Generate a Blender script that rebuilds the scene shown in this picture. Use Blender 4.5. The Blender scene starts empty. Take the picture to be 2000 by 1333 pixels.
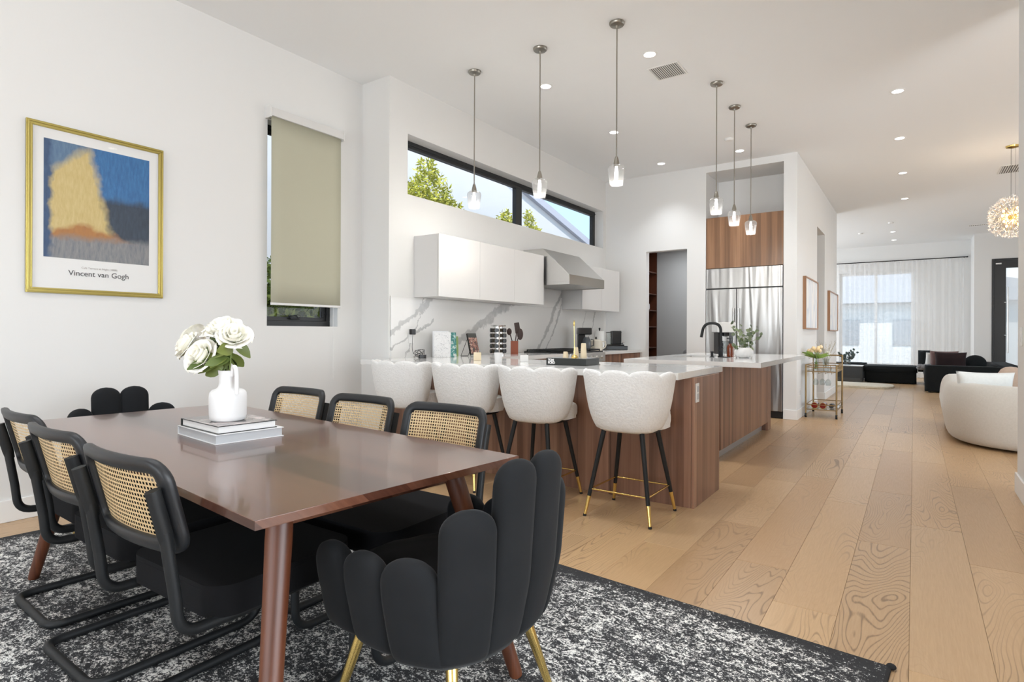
import bpy, bmesh, math, random
from mathutils import Vector, Matrix
random.seed(7)
PI = math.pi
S = bpy.context.scene
COL = S.collection

# ------------------------------------------------------------------ camera
cam = bpy.data.cameras.new('camera')
cam.sensor_width = 36
cam.lens = 1132 / 2000 * 36
cam.shift_y = (651.6 - 666.5) / 2000
cam.clip_start = 0.05
cam.clip_end = 200
co = bpy.data.objects.new('camera', cam)
COL.objects.link(co)
YAW = math.atan(785.5 / 1132)
co.matrix_world = Matrix.Translation((0, 0, 1.18)) @ Matrix.Rotation(YAW, 4, 'Z') @ Matrix.Rotation(PI / 2, 4, 'X') @ Matrix.Rotation(0.0038, 4, 'Z')
S.camera = co
S.view_settings.view_transform = 'Standard'
S.view_settings.look = 'None'
S.view_settings.gamma = 1
S.view_settings.use_curve_mapping = False
S.view_settings.exposure = 0.40
S.cycles.diffuse_bounces = 6
S.cycles.glossy_bounces = 5
S.cycles.transmission_bounces = 6
S.cycles.transparent_max_bounces = 12
S.cycles.max_bounces = 10
S.cycles.caustics_reflective = False
S.cycles.caustics_refractive = False
S.cycles.sample_clamp_indirect = 6
S.cycles.use_denoising = True

# ------------------------------------------------------------------ world and daylight
W = bpy.data.worlds.new('sky')
S.world = W
W.use_nodes = True
wn = W.node_tree.nodes
wl = W.node_tree.links
bg = wn['Background']
tc = wn.new('ShaderNodeTexCoord')
sx = wn.new('ShaderNodeSeparateXYZ')
wl.new(tc.outputs['Generated'], sx.inputs[0])
cr = wn.new('ShaderNodeValToRGB')
cr.color_ramp.elements[0].position = 0.02
cr.color_ramp.elements[0].color = (1.0, 1.0, 1.0, 1)
cr.color_ramp.elements[1].position = 1.0
cr.color_ramp.elements[1].color = (0.15, 0.22, 0.34, 1)
ce = cr.color_ramp.elements.new(0.16)
ce.color = (0.27, 0.41, 0.52, 1)
wl.new(sx.outputs['Z'], cr.inputs[0])
wl.new(cr.outputs[0], bg.inputs['Color'])
bg.inputs['Strength'].default_value = 2.2


def area(name, loc, rot, sx_, sy_, power, color=(1, 1, 1)):
    l = bpy.data.lights.new(name, 'AREA')
    l.shape = 'RECTANGLE'
    l.size = sx_
    l.size_y = sy_
    l.energy = power
    l.color = color
    o = bpy.data.objects.new(name, l)
    o.location = loc
    o.rotation_euler = rot
    COL.objects.link(o)
    return o


sun = bpy.data.lights.new('sun', 'SUN')
sun.energy = 3.2
sun.angle = math.radians(0.6)
sun.color = (1, 0.95, 0.86)
so = bpy.data.objects.new('sun', sun)
so.rotation_euler = Vector((-.50, .42, -.80)).to_track_quat('-Z', 'Y').to_euler()   # high sun from the right of the house
COL.objects.link(so)
# added area lights standing in for daylight at the unseen, added windows
DAY = (0.86, 0.93, 1.0)
area('added_daylight_rear', (-0.4, -6.85, 1.45), (math.radians(90), 0, 0), 7.6, 2.6, 265, DAY)
area('added_daylight_right', (4.75, 1.2, 1.6), (0, math.radians(90), 0), 2.4, 5.0, 330, DAY)
area('added_daylight_side_living', (4.75, 11.0, 1.6), (0, math.radians(90), 0), 2.4, 7.0, 70, DAY)
area('added_daylight_living_left', (-5.25, 16.5, 1.7), (0, math.radians(-90), 0), 2.2, 3.8, 180, DAY)


# ------------------------------------------------------------------ materials
def lin(r, g, b):
    f = lambda c: ((c / 255 + 0.055) / 1.055) ** 2.4 if c / 255 > 0.04045 else c / 255 / 12.92
    return (f(r), f(g), f(b), 1)


class Mt:
    def __init__(s, name):
        s.m = bpy.data.materials.new(name)
        s.m.use_nodes = True
        s.t = s.m.node_tree
        s.b = s.t.nodes['Principled BSDF']

    def n(s, k, **kw):
        x = s.t.nodes.new('ShaderNode' + k)
        for a, v in kw.items():
            setattr(x, a, v)
        return x

    def l(s, a, b):
        s.t.links.new(a, b)

    def set(s, **kw):
        for k, v in kw.items():
            s.b.inputs[k.replace('_', ' ')].default_value = v

    def math(s, op, a, b=None, c=None):
        x = s.n('Math', operation=op)
        for i, v in enumerate((a, b, c)):
            if v is None:
                continue
            if isinstance(v, (int, float)):
                x.inputs[i].default_value = v
            else:
                s.l(v, x.inputs[i])
        return x.outputs[0]

    def mix(s, f, a, b):
        x = s.n('Mix', data_type='RGBA')
        for i, v in ((0, f), (6, a), (7, b)):
            if isinstance(v, (int, float, tuple)):
                x.inputs[i].default_value = v
            else:
                s.l(v, x.inputs[i])
        return x.outputs[2]

    def noise(s, vec, scale, detail=4, rough=0.5, dist=0):
        x = s.n('TexNoise')
        x.inputs['Scale'].default_value = scale
        x.inputs['Detail'].default_value = detail
        x.inputs['Roughness'].default_value = rough
        x.inputs['Distortion'].default_value = dist
        if vec is not None:
            s.l(vec, x.inputs['Vector'])
        return x.outputs[0]

    def ramp(s, f, stops):
        x = s.n('ValToRGB')
        e = x.color_ramp.elements
        e[0].position, e[0].color = stops[0]
        e[1].position, e[1].color = stops[-1]
        for p, c in stops[1:-1]:
            k = e.new(p)
            k.color = c
        s.l(f, x.inputs[0])
        return x.outputs[0]

    def bump(s, h, strength=0.3, dist=0.01):
        x = s.n('Bump')
        x.inputs['Strength'].default_value = strength
        x.inputs['Distance'].default_value = dist
        s.l(h, x.inputs['Height'])
        s.l(x.outputs[0], s.b.inputs['Normal'])

    def pos(s):
        return s.n('NewGeometry').outputs['Position']

    def obj(s):
        return s.n('TexCoord').outputs['Object']

    def mapping(s, v, scale=(1, 1, 1), rot=(0, 0, 0), loc=(0, 0, 0)):
        x = s.n('Mapping')
        x.inputs['Scale'].default_value = scale
        x.inputs['Rotation'].default_value = rot
        x.inputs['Location'].default_value = loc
        s.l(v, x.inputs['Vector'])
        return x.outputs[0]


def simple(name, col, rough=0.5, metal=0.0, **kw):
    m = Mt(name)
    m.set(Base_Color=col, Roughness=rough, Metallic=metal)
    m.set(**kw)
    return m.m


M = {}
m = Mt('wall_paint'); m.set(Base_Color=(0.755, 0.755, 0.745, 1), Roughness=0.85)
m.bump(m.noise(m.pos(), 180, 2), 0.05, 0.002); M['wall'] = m.m
m = Mt('ceiling_paint'); m.set(Base_Color=(0.84, 0.855, 0.865, 1), Roughness=0.9)
m.bump(m.noise(m.pos(), 150, 2), 0.04, 0.002); M['ceil'] = m.m
M['trim'] = simple('trim_paint', (0.83, 0.83, 0.82, 1), 0.45)
M['white_gloss'] = simple('white_lacquer', (0.70, 0.695, 0.685, 1), 0.22)
M['white_plastic'] = simple('white_plastic', (0.8, 0.8, 0.79, 1), 0.35)
M['ceramic'] = simple('white_ceramic', (0.72, 0.72, 0.72, 1), 0.55)
M['black_frame'] = simple('black_window_frame', (0.012, 0.013, 0.014, 1), 0.4)
M['black_metal'] = simple('black_powder_coat', (0.010, 0.011, 0.012, 1), 0.5, 0.0, Specular_IOR_Level=0.35)
M['black_wood'] = simple('black_painted_wood', (0.013, 0.014, 0.016, 1), 0.42, 0.0, Specular_IOR_Level=0.4)
M['black_plastic'] = simple('black_plastic', (0.012, 0.012, 0.013, 1), 0.3)
M['brass'] = simple('brass', (0.80, 0.58, 0.20, 1), 0.22, 1.0)
M['aged_brass'] = simple('antique_brass', (0.30, 0.20, 0.09, 1), 0.40, 0.85)
M['gold_frame'] = simple('gold_moulding', (0.50, 0.41, 0.13, 1), 0.35, 0.85)
M['nickel'] = simple('brushed_nickel', (0.36, 0.34, 0.30, 1), 0.30, 1.0)
M['chrome'] = simple('chrome', (0.8, 0.8, 0.8, 1), 0.1, 1.0)
M['steel_lip'] = simple('darker_brushed_steel', (0.30, 0.28, 0.25, 1), 0.3, 1.0)
M['dark_glass'] = simple('smoked_acrylic', (0.09, 0.10, 0.11, 1), 0.08)
M['grey_metal'] = simple('toe_kick_metal', (0.55, 0.56, 0.58, 1), 0.35, 0.7)
M['vent_back'] = simple('vent_duct_grey', (0.16, 0.16, 0.155, 1), 0.8)
M['rubber'] = simple('black_rubber', (0.01, 0.01, 0.01, 1), 0.7)
M['paper'] = simple('paper_pages', (0.78, 0.78, 0.77, 1), 0.8)
M['paper_grey'] = simple('grey_page_edges', (0.52, 0.54, 0.56, 1), 0.6)
M['ink'] = simple('print_ink', (0.05, 0.05, 0.055, 1), 0.8)
M['ink_light'] = simple('pale_print_ink', (0.45, 0.42, 0.40, 1), 0.8)
M['white_ink'] = simple('white_lettering', (0.9, 0.9, 0.9, 1), 0.6)
M['candle'] = simple('cream_wax', (0.80, 0.68, 0.48, 1), 0.6)
M['cream'] = simple('cream_enamel', (0.62, 0.57, 0.48, 1), 0.3)
M['amber'] = simple('amber_glass', (0.16, 0.035, 0.012, 1), 0.08)
M['crock'] = simple('reddish_wood_crock', (0.26, 0.06, 0.022, 1), 0.4)
M['utensil'] = simple('dark_wood_utensil', (0.035, 0.016, 0.012, 1), 0.5)
M['red_lens'] = simple('dark_red_gloss', (0.20, 0.01, 0.01, 1), 0.15)
M['stucco'] = simple('neighbour_stucco', (0.64, 0.65, 0.69, 1), 0.9)
M['fascia'] = simple('neighbour_fascia', (0.45, 0.47, 0.56, 1), 0.7)
M['ground'] = simple('outdoor_ground', (0.35, 0.33, 0.30, 1), 0.9)
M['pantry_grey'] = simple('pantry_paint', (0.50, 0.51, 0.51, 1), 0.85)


def fabric(name, c1, c2, scale, bump, dist=0.004, rough=0.95, sheen=0.3, detail=3):
    m = Mt(name)
    n = m.noise(m.obj(), scale, detail, 0.6)
    m.l(m.mix(n, c1, c2), m.b.inputs['Base Color'])
    m.set(Roughness=rough, Sheen_Weight=sheen, Sheen_Roughness=0.4, Specular_IOR_Level=0.2)
    m.bump(n, bump, dist)
    return m.m


M['velvet'] = fabric('black_velvet', (0.007, 0.008, 0.009, 1), (0.015, 0.016, 0.018, 1), 5, 0.05, 0.004, 0.9, 0.05, 5)
M['seat_velvet'] = fabric('black_seat_velvet', (0.005, 0.005, 0.006, 1), (0.007, 0.007, 0.008, 1), 9, 0.05, 0.003, 0.95, 0.0)
M['boucle'] = fabric('white_boucle', (0.74, 0.735, 0.72, 1), (0.90, 0.90, 0.89, 1), 70, 0.9, 0.006, 0.95, 0.2)
M['oat'] = fabric('oatmeal_boucle', (0.50, 0.47, 0.42, 1), (0.60, 0.57, 0.52, 1), 60, 0.5, 0.004)
M['blush'] = fabric('blush_fabric', (0.44, 0.33, 0.26, 1), (0.52, 0.40, 0.32, 1), 30, 0.2)
M['pillow_white'] = fabric('white_linen', (0.66, 0.68, 0.67, 1), (0.76, 0.78, 0.77, 1), 40, 0.2)
M['sofa_black'] = fabric('black_sofa_fabric', (0.007, 0.008, 0.009, 1), (0.013, 0.015, 0.016, 1), 30, 0.2, 0.004, 0.95, 0.03)
M['cushion_dark'] = fabric('dark_velvet_cushion', (0.010, 0.008, 0.009, 1), (0.04, 0.022, 0.022, 1), 3, 0.1, 0.004, 0.9, 0.05)
M['cushion_mauve'] = fabric('mauve_velvet_cushion', (0.10, 0.06, 0.06, 1), (0.22, 0.14, 0.13, 1), 6, 0.1)
M['throw'] = fabric('grey_knit', (0.10, 0.10, 0.11, 1), (0.30, 0.30, 0.31, 1), 40, 0.9, 0.01)
M['fur'] = fabric('cream_fur', (0.45, 0.38, 0.27, 1), (0.80, 0.73, 0.60, 1), 22, 1.0, 0.03)
M['shade'] = fabric('olive_grey_shade_cloth', lin(178, 176, 156), lin(184, 182, 163), 300, 0.1, 0.001, 0.9, 0.0)


def wood(name, cols, sx_=9, sz_=0.5, strips=None, rough=0.35, coat=0.0, axis='z', space='pos', fine=90):
    m = Mt(name)
    v = m.pos() if space == 'pos' else m.obj()
    s3 = m.n('SeparateXYZ'); m.l(v, s3.inputs[0])
    if axis == 'z':
        a = m.math('ADD', s3.outputs[0], s3.outputs[1]); b = s3.outputs[2]
    elif axis == 'x':
        a = m.math('ADD', s3.outputs[1], s3.outputs[2]); b = s3.outputs[0]
    else:
        a = m.math('ADD', s3.outputs[0], s3.outputs[2]); b = s3.outputs[1]
    c = m.n('CombineXYZ')
    m.l(m.math('MULTIPLY', a, sx_), c.inputs[0])
    m.l(m.math('MULTIPLY', b, sz_), c.inputs[1])
    n1 = m.noise(c.outputs[0], 1.0, 5, 0.6, 0.4)
    c2 = m.n('CombineXYZ')
    m.l(m.math('MULTIPLY', a, fine), c2.inputs[0])
    m.l(m.math('MULTIPLY', b, 2.0), c2.inputs[1])
    n2 = m.noise(c2.outputs[0], 1.0, 3, 0.6)
    f = m.math('ADD', m.math('MULTIPLY', n1, 0.75), m.math('MULTIPLY', n2, 0.25))
    if strips:
        w = m.n('TexWhiteNoise', noise_dimensions='1D')
        m.l(m.math('FLOOR', m.math('MULTIPLY', a, strips)), w.inputs['W'])
        f = m.math('ADD', m.math('MULTIPLY', f, 0.72), m.math('MULTIPLY', w.outputs[0], 0.26))
    m.l(m.ramp(f, [(0.28, cols[0]), (0.5, cols[1]), (0.72, cols[2])]), m.b.inputs['Base Color'])
    m.set(Roughness=rough, Coat_Weight=coat, Coat_Roughness=0.06)
    m.bump(n2, 0.06, 0.001)
    return m.m


M['walnut'] = wood('walnut_veneer', [lin(96, 66, 52), lin(140, 103, 83), lin(172, 134, 110)], 14, 0.35, 16)
M['walnut_up'] = wood('walnut_upper_panel', [lin(94, 66, 44), lin(132, 96, 68), lin(166, 126, 94)], 12, 0.3, 14)
M['walnut_dark'] = wood('dark_walnut_shelving', [lin(60, 30, 18), lin(84, 46, 30), lin(104, 60, 40)], 12, 0.3)
M['table_wood'] = wood('acacia_table_top', [lin(54, 31, 23), lin(84, 51, 38), lin(110, 74, 56)], 7, 0.7, 7, 0.20, 0.3, 'x', 'obj', 60)
M['leg_wood'] = wood('acacia_leg', [lin(54, 25, 13), lin(86, 45, 25), lin(118, 68, 40)], 14, 0.8, None, 0.42, 0.0, 'z', 'obj')
M['oak_frame'] = wood('oak_picture_frame', [lin(130, 92, 62), lin(160, 118, 84), lin(180, 140, 104)], 14, 0.5)

# oak floor, grain runs along y, every plank offset on its own
m = Mt('oak_floor')
g = m.n('NewGeometry')
oi = m.n('ObjectInfo')
rnd = m.math('FRACT', m.math('ADD', g.outputs['Random Per Island'], m.math('MULTIPLY', oi.outputs['Random'], 7.31)))
s3 = m.n('SeparateXYZ'); m.l(g.outputs['Position'], s3.inputs[0])
cx_ = m.math('ADD', m.math('MULTIPLY', s3.outputs[0], 4.2), m.math('MULTIPLY', rnd, 61.0))
cy_ = m.math('ADD', m.math('MULTIPLY', s3.outputs[1], 0.85), m.math('MULTIPLY', rnd, 37.0))
c = m.n('CombineXYZ'); m.l(cx_, c.inputs[0]); m.l(cy_, c.inputs[1])
n1 = m.noise(c.outputs[0], 0.9, 2.2, 0.42, 0.35)
rings = m.math('PINGPONG', m.math('MULTIPLY', n1, 36.0), 0.5)
rings = m.math('MULTIPLY', rings, 2.0)
cfx = m.n('CombineXYZ')
m.l(m.math('MULTIPLY', s3.outputs[0], 160.0), cfx.inputs[0]); m.l(m.math('MULTIPLY', s3.outputs[1], 9.0), cfx.inputs[1]); m.l(rnd, cfx.inputs[2])
n2 = m.noise(cfx.outputs[0], 1.0, 3, 0.6)
line = m.ramp(m.math('ADD', rings, m.math('MULTIPLY', m.math('SUBTRACT', n2, 0.5), 0.5)), [(0.02, (1, 1, 1, 1)), (0.30, (0, 0, 0, 1))])
mask = m.ramp(m.noise(c.outputs[0], 0.6, 1, 0.5), [(0.44, (0.06, 0.06, 0.06, 1)), (0.60, (1, 1, 1, 1))])
pm = m.ramp(m.math('FRACT', m.math('MULTIPLY', rnd, 13.7)), [(0.20, (0.30, 0.30, 0.30, 1)), (0.60, (1, 1, 1, 1))])
grain = m.math('MULTIPLY', m.math('MULTIPLY', m.math('MULTIPLY', line, mask), 0.80), pm)
base = m.ramp(rnd, [(0.0, lin(184, 150, 112)), (0.35, lin(204, 171, 130)), (0.7, lin(194, 164, 128)), (1.0, lin(178, 146, 110))])
base2 = m.mix(m.math('MULTIPLY', n2, 0.50), base, lin(146, 112, 78))
m.l(m.mix(grain, base2, lin(112, 86, 60)), m.b.inputs['Base Color'])
m.l(m.math('ADD', 0.25, m.math('MULTIPLY', n2, 0.14)), m.b.inputs['Roughness'])
m.bump(m.math('ADD', m.math('MULTIPLY', grain, -0.6), m.math('MULTIPLY', n2, 0.25)), 0.12, 0.002)
M['oak'] = m.m
M['subfloor'] = simple('dark_joint', (0.22, 0.16, 0.11, 1), 0.9)

# rug
m = Mt('rug_weave')
o = m.obj()
wv = m.mapping(o, (1.0, 2.2, 1))
big = m.noise(wv, 2.4, 5, 0.7, 0.6)
mid = m.noise(m.mapping(o, (1.0, 1.5, 1)), 24, 5, 0.88, 0.4)
fin = m.noise(o, 120, 3, 0.75)
f = m.math('ADD', m.math('ADD', m.math('MULTIPLY', big, 0.38), m.math('MULTIPLY', mid, 0.95)), m.math('MULTIPLY', fin, 0.85))
s3 = m.n('SeparateXYZ'); m.l(o, s3.inputs[0])
ex = m.math('SUBTRACT', 2.02, m.math('ABSOLUTE', s3.outputs[0]))
ey = m.math('SUBTRACT', 1.525, m.math('ABSOLUTE', s3.outputs[1]))
edge = m.math('MINIMUM', ex, ey)
dark = m.ramp(edge, [(0.03, (1, 1, 1, 1)), (0.11, (0, 0, 0, 1))])
f = m.math('MULTIPLY', m.math('SUBTRACT', f, m.math('MULTIPLY', dark, 0.14)), 0.5)
m.l(m.ramp(f, [(0.530, lin(40, 41, 44)), (0.556, lin(92, 93, 95)), (0.596, lin(234, 233, 229))]), m.b.inputs['Base Color'])
m.set(Roughness=0.95)
m.bump(f, 0.5, 0.01)
M['rug'] = m.m
M['rug_binding'] = simple('rug_binding', (0.012, 0.012, 0.013, 1), 0.9)

# cane
m = Mt('woven_cane')
n = m.noise(m.mapping(m.obj(), (1, 1, 1)), 90, 2)
m.l(m.mix(n, lin(190, 160, 114), lin(226, 202, 160)), m.b.inputs['Base Color'])
m.set(Roughness=0.5)
M['cane'] = m.m

# stone
m = Mt('quartz_counter')
n = m.noise(m.pos(), 1.2, 5, 0.6, 1.5)
v = m.ramp(n, [(0.47, (0, 0, 0, 1)), (0.5, (1, 1, 1, 1)), (0.53, (0, 0, 0, 1))])
m.l(m.mix(m.math('MULTIPLY', v, 0.12), (0.80, 0.80, 0.79, 1), (0.5, 0.5, 0.5, 1)), m.b.inputs['Base Color'])
m.set(Roughness=0.08)
M['quartz'] = m.m

m = Mt('veined_marble_slab')
p = m.pos()
s3 = m.n('SeparateXYZ'); m.l(p, s3.inputs[0])
wob = m.math('MULTIPLY', m.math('SUBTRACT', m.noise(p, 3.5, 5, 0.6), 0.5), 0.30)
wob2 = m.math('MULTIPLY', m.math('SUBTRACT', m.noise(p, 2.0, 2), 0.5), 2.2)
tot = None
for (y0, z0, y1, z1, w, lo, hi) in [(4.62, 1.56, 3.99, 1.18, .030, 3.9, 4.8), (4.45, 1.5, 4.28, 1.15, .008, 3.9, 4.8), (4.62, 1.36, 3.95, 1.0, .014, 3.9, 4.6),
                                    (6.02, 1.56, 5.15, 1.14, .050, 5.0, 6.2), (7.36, 1.80, 6.68, .92, .035, 6.3, 7.8), (7.50, 1.8, 6.95, 1.0, .022, 6.3, 7.8),
                                    (8.10, 1.55, 7.88, 1.05, .018, 7.6, 8.4), (8.42, 1.55, 8.12, 1.05, .020, 7.7, 8.6), (8.92, 1.55, 9.02, 1.0, .010, 8.5, 9.2)]:
    L = math.hypot(y1 - y0, z1 - z0)
    a, b = (z1 - z0) / L, -(y1 - y0) / L
    c0 = -(a * y0 + b * z0)
    d = m.math('ADD', m.math('ADD', m.math('MULTIPLY', s3.outputs[1], a), m.math('MULTIPLY', s3.outputs[2], b)), c0)
    d = m.math('ABSOLUTE', m.math('ADD', d, wob))
    ww = m.math('MAXIMUM', m.math('MULTIPLY', m.math('ADD', 1.0, wob2), w), 0.003)
    k = m.math('SUBTRACT', 1.0, m.math('DIVIDE', d, ww))
    k = m.math('MULTIPLY', m.math('MAXIMUM', k, 0.0), 2.5)
    k = m.math('MINIMUM', k, 1.0)
    k = m.math('MULTIPLY', k, m.math('GREATER_THAN', s3.outputs[1], lo))
    k = m.math('MULTIPLY', k, m.math('LESS_THAN', s3.outputs[1], hi))
    tot = k if tot is None else m.math('MAXIMUM', tot, k)
mot = m.noise(p, 14, 4, 0.7)
tot = m.math('MULTIPLY', tot, m.math('ADD', 0.35, m.math('MULTIPLY', mot, 0.7)))
m.l(m.mix(tot, (0.74, 0.735, 0.72, 1), (0.36, 0.36, 0.36, 1)), m.b.inputs['Base Color'])
m.set(Roughness=0.15)
M['marble'] = m.m

# stainless steel with the soft waves of a real fridge door
m = Mt('stainless_steel')
m.set(Base_Color=(0.40, 0.395, 0.385, 1), Metallic=1.0, Roughness=0.33)
n = m.noise(m.mapping(m.pos(), (8.0, 8.0, 0.55)), 1.0, 1.0, 0.4, 0.6)
m.bump(n, 0.5, 0.04)
M['steel'] = m.m
m = Mt('satin_steel')
m.set(Base_Color=(0.60, 0.59, 0.57, 1), Metallic=1.0, Roughness=0.32)
M['steel_satin'] = m.m


def glass(name, tint=(1, 1, 1, 1), ior=1.45, rough=0.0, diffuse=0.0, dcol=(0.9, 0.9, 0.9, 1)):
    m = Mt(name)
    t = m.n('BsdfTransparent'); t.inputs[0].default_value = tint
    g = m.n('BsdfGlossy'); g.inputs['Roughness'].default_value = rough
    fr = m.n('Fresnel'); bf = m.n('NewGeometry').outputs['Backfacing']
    m.l(m.math('ADD', ior, m.math('MULTIPLY', bf, 1 / ior - ior)), fr.inputs[0])
    mx = m.n('MixShader'); m.l(fr.outputs[0], mx.inputs[0]); m.l(t.outputs[0], mx.inputs[1]); m.l(g.outputs[0], mx.inputs[2])
    out = m.t.nodes['Material Output']
    if diffuse:
        d = m.n('BsdfDiffuse'); d.inputs[0].default_value = dcol
        tr = m.n('BsdfTranslucent'); tr.inputs[0].default_value = dcol
        a = m.n('MixShader'); a.inputs[0].default_value = 0.5; m.l(d.outputs[0], a.inputs[1]); m.l(tr.outputs[0], a.inputs[2])
        b = m.n('MixShader'); b.inputs[0].default_value = diffuse; m.l(mx.outputs[0], b.inputs[1]); m.l(a.outputs[0], b.inputs[2])
        m.l(b.outputs[0], out.inputs[0])
    else:
        m.l(mx.outputs[0], out.inputs[0])
    return m.m


M['glass'] = glass('window_glass', (1, 1, 1, 1), 1.25)
M['glass_shade'] = glass('clear_shade_glass', (0.86, 0.86, 0.86, 1), 1.55, 0.0, 0.03)
M['tumbler'] = glass('clear_glassware', (0.90, 0.92, 0.92, 1), 1.5)
M['picture_glass'] = glass('picture_glass', (1, 1, 1, 1), 1.3, 0.02)
M['frosted'] = glass('frosted_door_glass', (1, 1, 1, 1), 1.4, 0.3, 0.40)
M['sheer'] = glass('sheer_curtain', (1, 1, 1, 1), 1.0, 0.5, 0.34, (0.95, 0.95, 0.95, 1))
M['acrylic'] = glass('smoked_glass', (0.55, 0.57, 0.58, 1), 1.5, 0.02, 0.45, (0.17, 0.18, 0.19, 1))


def emit(name, col, st):
    m = Mt(name)
    e = m.n('Emission'); e.inputs[0].default_value = col; e.inputs[1].default_value = st
    m.l(e.outputs[0], m.t.nodes['Material Output'].inputs[0])
    return m.m


M['lamp'] = emit('lit_lens', (1, 0.98, 0.94, 1), 6)
M['bulb'] = emit('lit_bulb', (1, 0.97, 0.92, 1), 5)
M['warm_bulb'] = emit('warm_bulb', (1, 0.55, 0.20, 1), 12)


def leafy(name, c1, c2, rough=0.5, trans=0.25):
    m = Mt(name)
    g = m.n('NewGeometry'); oi = m.n('ObjectInfo')
    r = m.math('FRACT', m.math('ADD', g.outputs['Random Per Island'], oi.outputs['Random']))
    m.l(m.mix(r, c1, c2), m.b.inputs['Base Color'])
    m.set(Roughness=rough)
    return m.m


M['rose'] = simple('rose_petal', (0.93, 0.915, 0.84, 1), 0.8, 0.0, Subsurface_Weight=0.35, Subsurface_Radius=(0.02, 0.02, 0.015), Subsurface_Scale=0.5, Specular_IOR_Level=0.2)
M['rose_leaf'] = leafy('rose_leaf', lin(60, 82, 34), lin(128, 138, 66), 0.5)
M['stem'] = simple('green_stem', lin(112, 128, 60), 0.5)
M['twig'] = simple('brown_twig', (0.14, 0.09, 0.05, 1), 0.7)
M['euca'] = leafy('eucalyptus_leaf', lin(78, 92, 70), lin(128, 140, 108), 0.6)
M['tulip'] = leafy('tulip_petal', lin(236, 206, 150), lin(246, 226, 190), 0.6)
M['tulip_leaf'] = leafy('tulip_leaf', lin(96, 128, 40), lin(140, 160, 64), 0.5)
M['dry'] = leafy('dried_sprig', lin(140, 128, 92), lin(176, 164, 130), 0.8)
M['dark_leaf'] = leafy('dark_round_leaf', lin(34, 46, 44), lin(70, 88, 84), 0.5)
M['tree_leaf'] = leafy('sunlit_leaf', lin(150, 160, 50), lin(214, 208, 96), 0.7)
M['hedge_leaf'] = leafy('hedge_leaf', lin(96, 120, 40), lin(186, 196, 100), 0.7)
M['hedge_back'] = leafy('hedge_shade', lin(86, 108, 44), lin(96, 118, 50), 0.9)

# generic poster print: soft blocks of blue, ochre, dark and grey brushwork
m = Mt('poster_print')
o = m.obj()
wd = m.n('TexNoise'); wd.inputs['Scale'].default_value = 16; wd.inputs['Detail'].default_value = 3; m.l(o, wd.inputs['Vector'])
dv = m.n('VectorMath', operation='MULTIPLY_ADD'); m.l(wd.outputs[1], dv.inputs[0]); dv.inputs[1].default_value = (0, 0.07, 0.07); m.l(o, dv.inputs[2])
s3 = m.n('SeparateXYZ'); m.l(dv.outputs[0], s3.inputs[0])
yy, zz = s3.outputs[1], s3.outputs[2]
st = m.noise(m.mapping(o, (1, 60, 14), (0.6, 0, 0)), 1.0, 3, 0.7)
sky_ = m.mix(st, lin(20, 62, 120), lin(70, 140, 196))
och = m.mix(st, lin(186, 160, 92), lin(222, 204, 150))
drk = m.mix(st, lin(22, 30, 44), lin(66, 84, 104))
gry = m.mix(st, lin(70, 84, 104), lin(168, 164, 160))
org = m.mix(st, lin(190, 132, 66), lin(150, 100, 60))
k1 = m.ramp(m.math('ADD', m.math('MULTIPLY', yy, 1.6), m.math('MULTIPLY', zz, 0.35)), [(0.70, (0, 0, 0, 1)), (0.78, (1, 1, 1, 1))])
left = m.mix(m.ramp(m.math('ADD', zz, yy), [(1.12, (0, 0, 0, 1)), (0.999, (0, 0, 0, 1))]), och, och)
k_up = m.ramp(zz, [(0.44, (0, 0, 0, 1)), (0.50, (1, 1, 1, 1))])
right = m.mix(k_up, drk, sky_)
body = m.mix(k1, och, right)
k_top = m.ramp(m.math('SUBTRACT', zz, m.math('MULTIPLY', yy, 0.9)), [(0.50, (0, 0, 0, 1)), (0.58, (1, 1, 1, 1))])
body = m.mix(k_top, body, m.mix(st, lin(52, 84, 124), lin(120, 150, 176)))
k_or = m.ramp(m.math('ADD', m.math('SUBTRACT', zz, m.math('MULTIPLY', yy, 0.02)), m.math('MULTIPLY', m.math('ABSOLUTE', m.math('SUBTRACT', yy, .25)), .35)), [(0.25, (1, 1, 1, 1)), (0.29, (0, 0, 0, 1))])
body = m.mix(k_or, body, org)
k_bt = m.ramp(m.math('ADD', zz, m.math('MULTIPLY', yy, -0.05)), [(0.14, (1, 1, 1, 1)), (0.19, (0, 0, 0, 1))])
body = m.mix(k_bt, body, gry)
k_lf = m.ramp(yy, [(0.06, (1, 1, 1, 1)), (0.09, (0, 0, 0, 1))])
body = m.mix(k_lf, body, m.mix(st, lin(30, 56, 92), lin(70, 100, 140)))
m.l(body, m.b.inputs['Base Color']); m.set(Roughness=0.5)
M['print'] = m.m
m = Mt('abstract_print')
n = m.noise(m.mapping(m.obj(), (1, 6, 1.2)), 1.0, 2, 0.5, 1.0)
m.l(m.ramp(n, [(0.42, (0.86, 0.86, 0.86, 1)), (0.52, (0.62, 0.68, 0.76, 1)), (0.58, (0.88, 0.87, 0.85, 1))]), m.b.inputs['Base Color'])
M['abstract'] = m.m
m = Mt('cover_photo')
n = m.noise(m.obj(), 9, 3, 0.6, 1.0)
m.l(m.ramp(n, [(0.40, (0.10, 0.09, 0.09, 1)), (0.5, (0.30, 0.27, 0.26, 1)), (0.62, (0.60, 0.52, 0.50, 1))]), m.b.inputs['Base Color']); m.set(Roughness=0.15)
M['cover_photo'] = m.m
m = Mt('cover_teal')
n = m.noise(m.obj(), 25, 3, 0.6, 1.0)
m.l(m.ramp(n, [(0.42, (0.03, 0.16, 0.15, 1)), (0.52, (0.06, 0.30, 0.28, 1)), (0.6, (0.7, 0.72, 0.70, 1))]), m.b.inputs['Base Color'])
M['cover_teal'] = m.m
m = Mt('cover_sketch')
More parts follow.
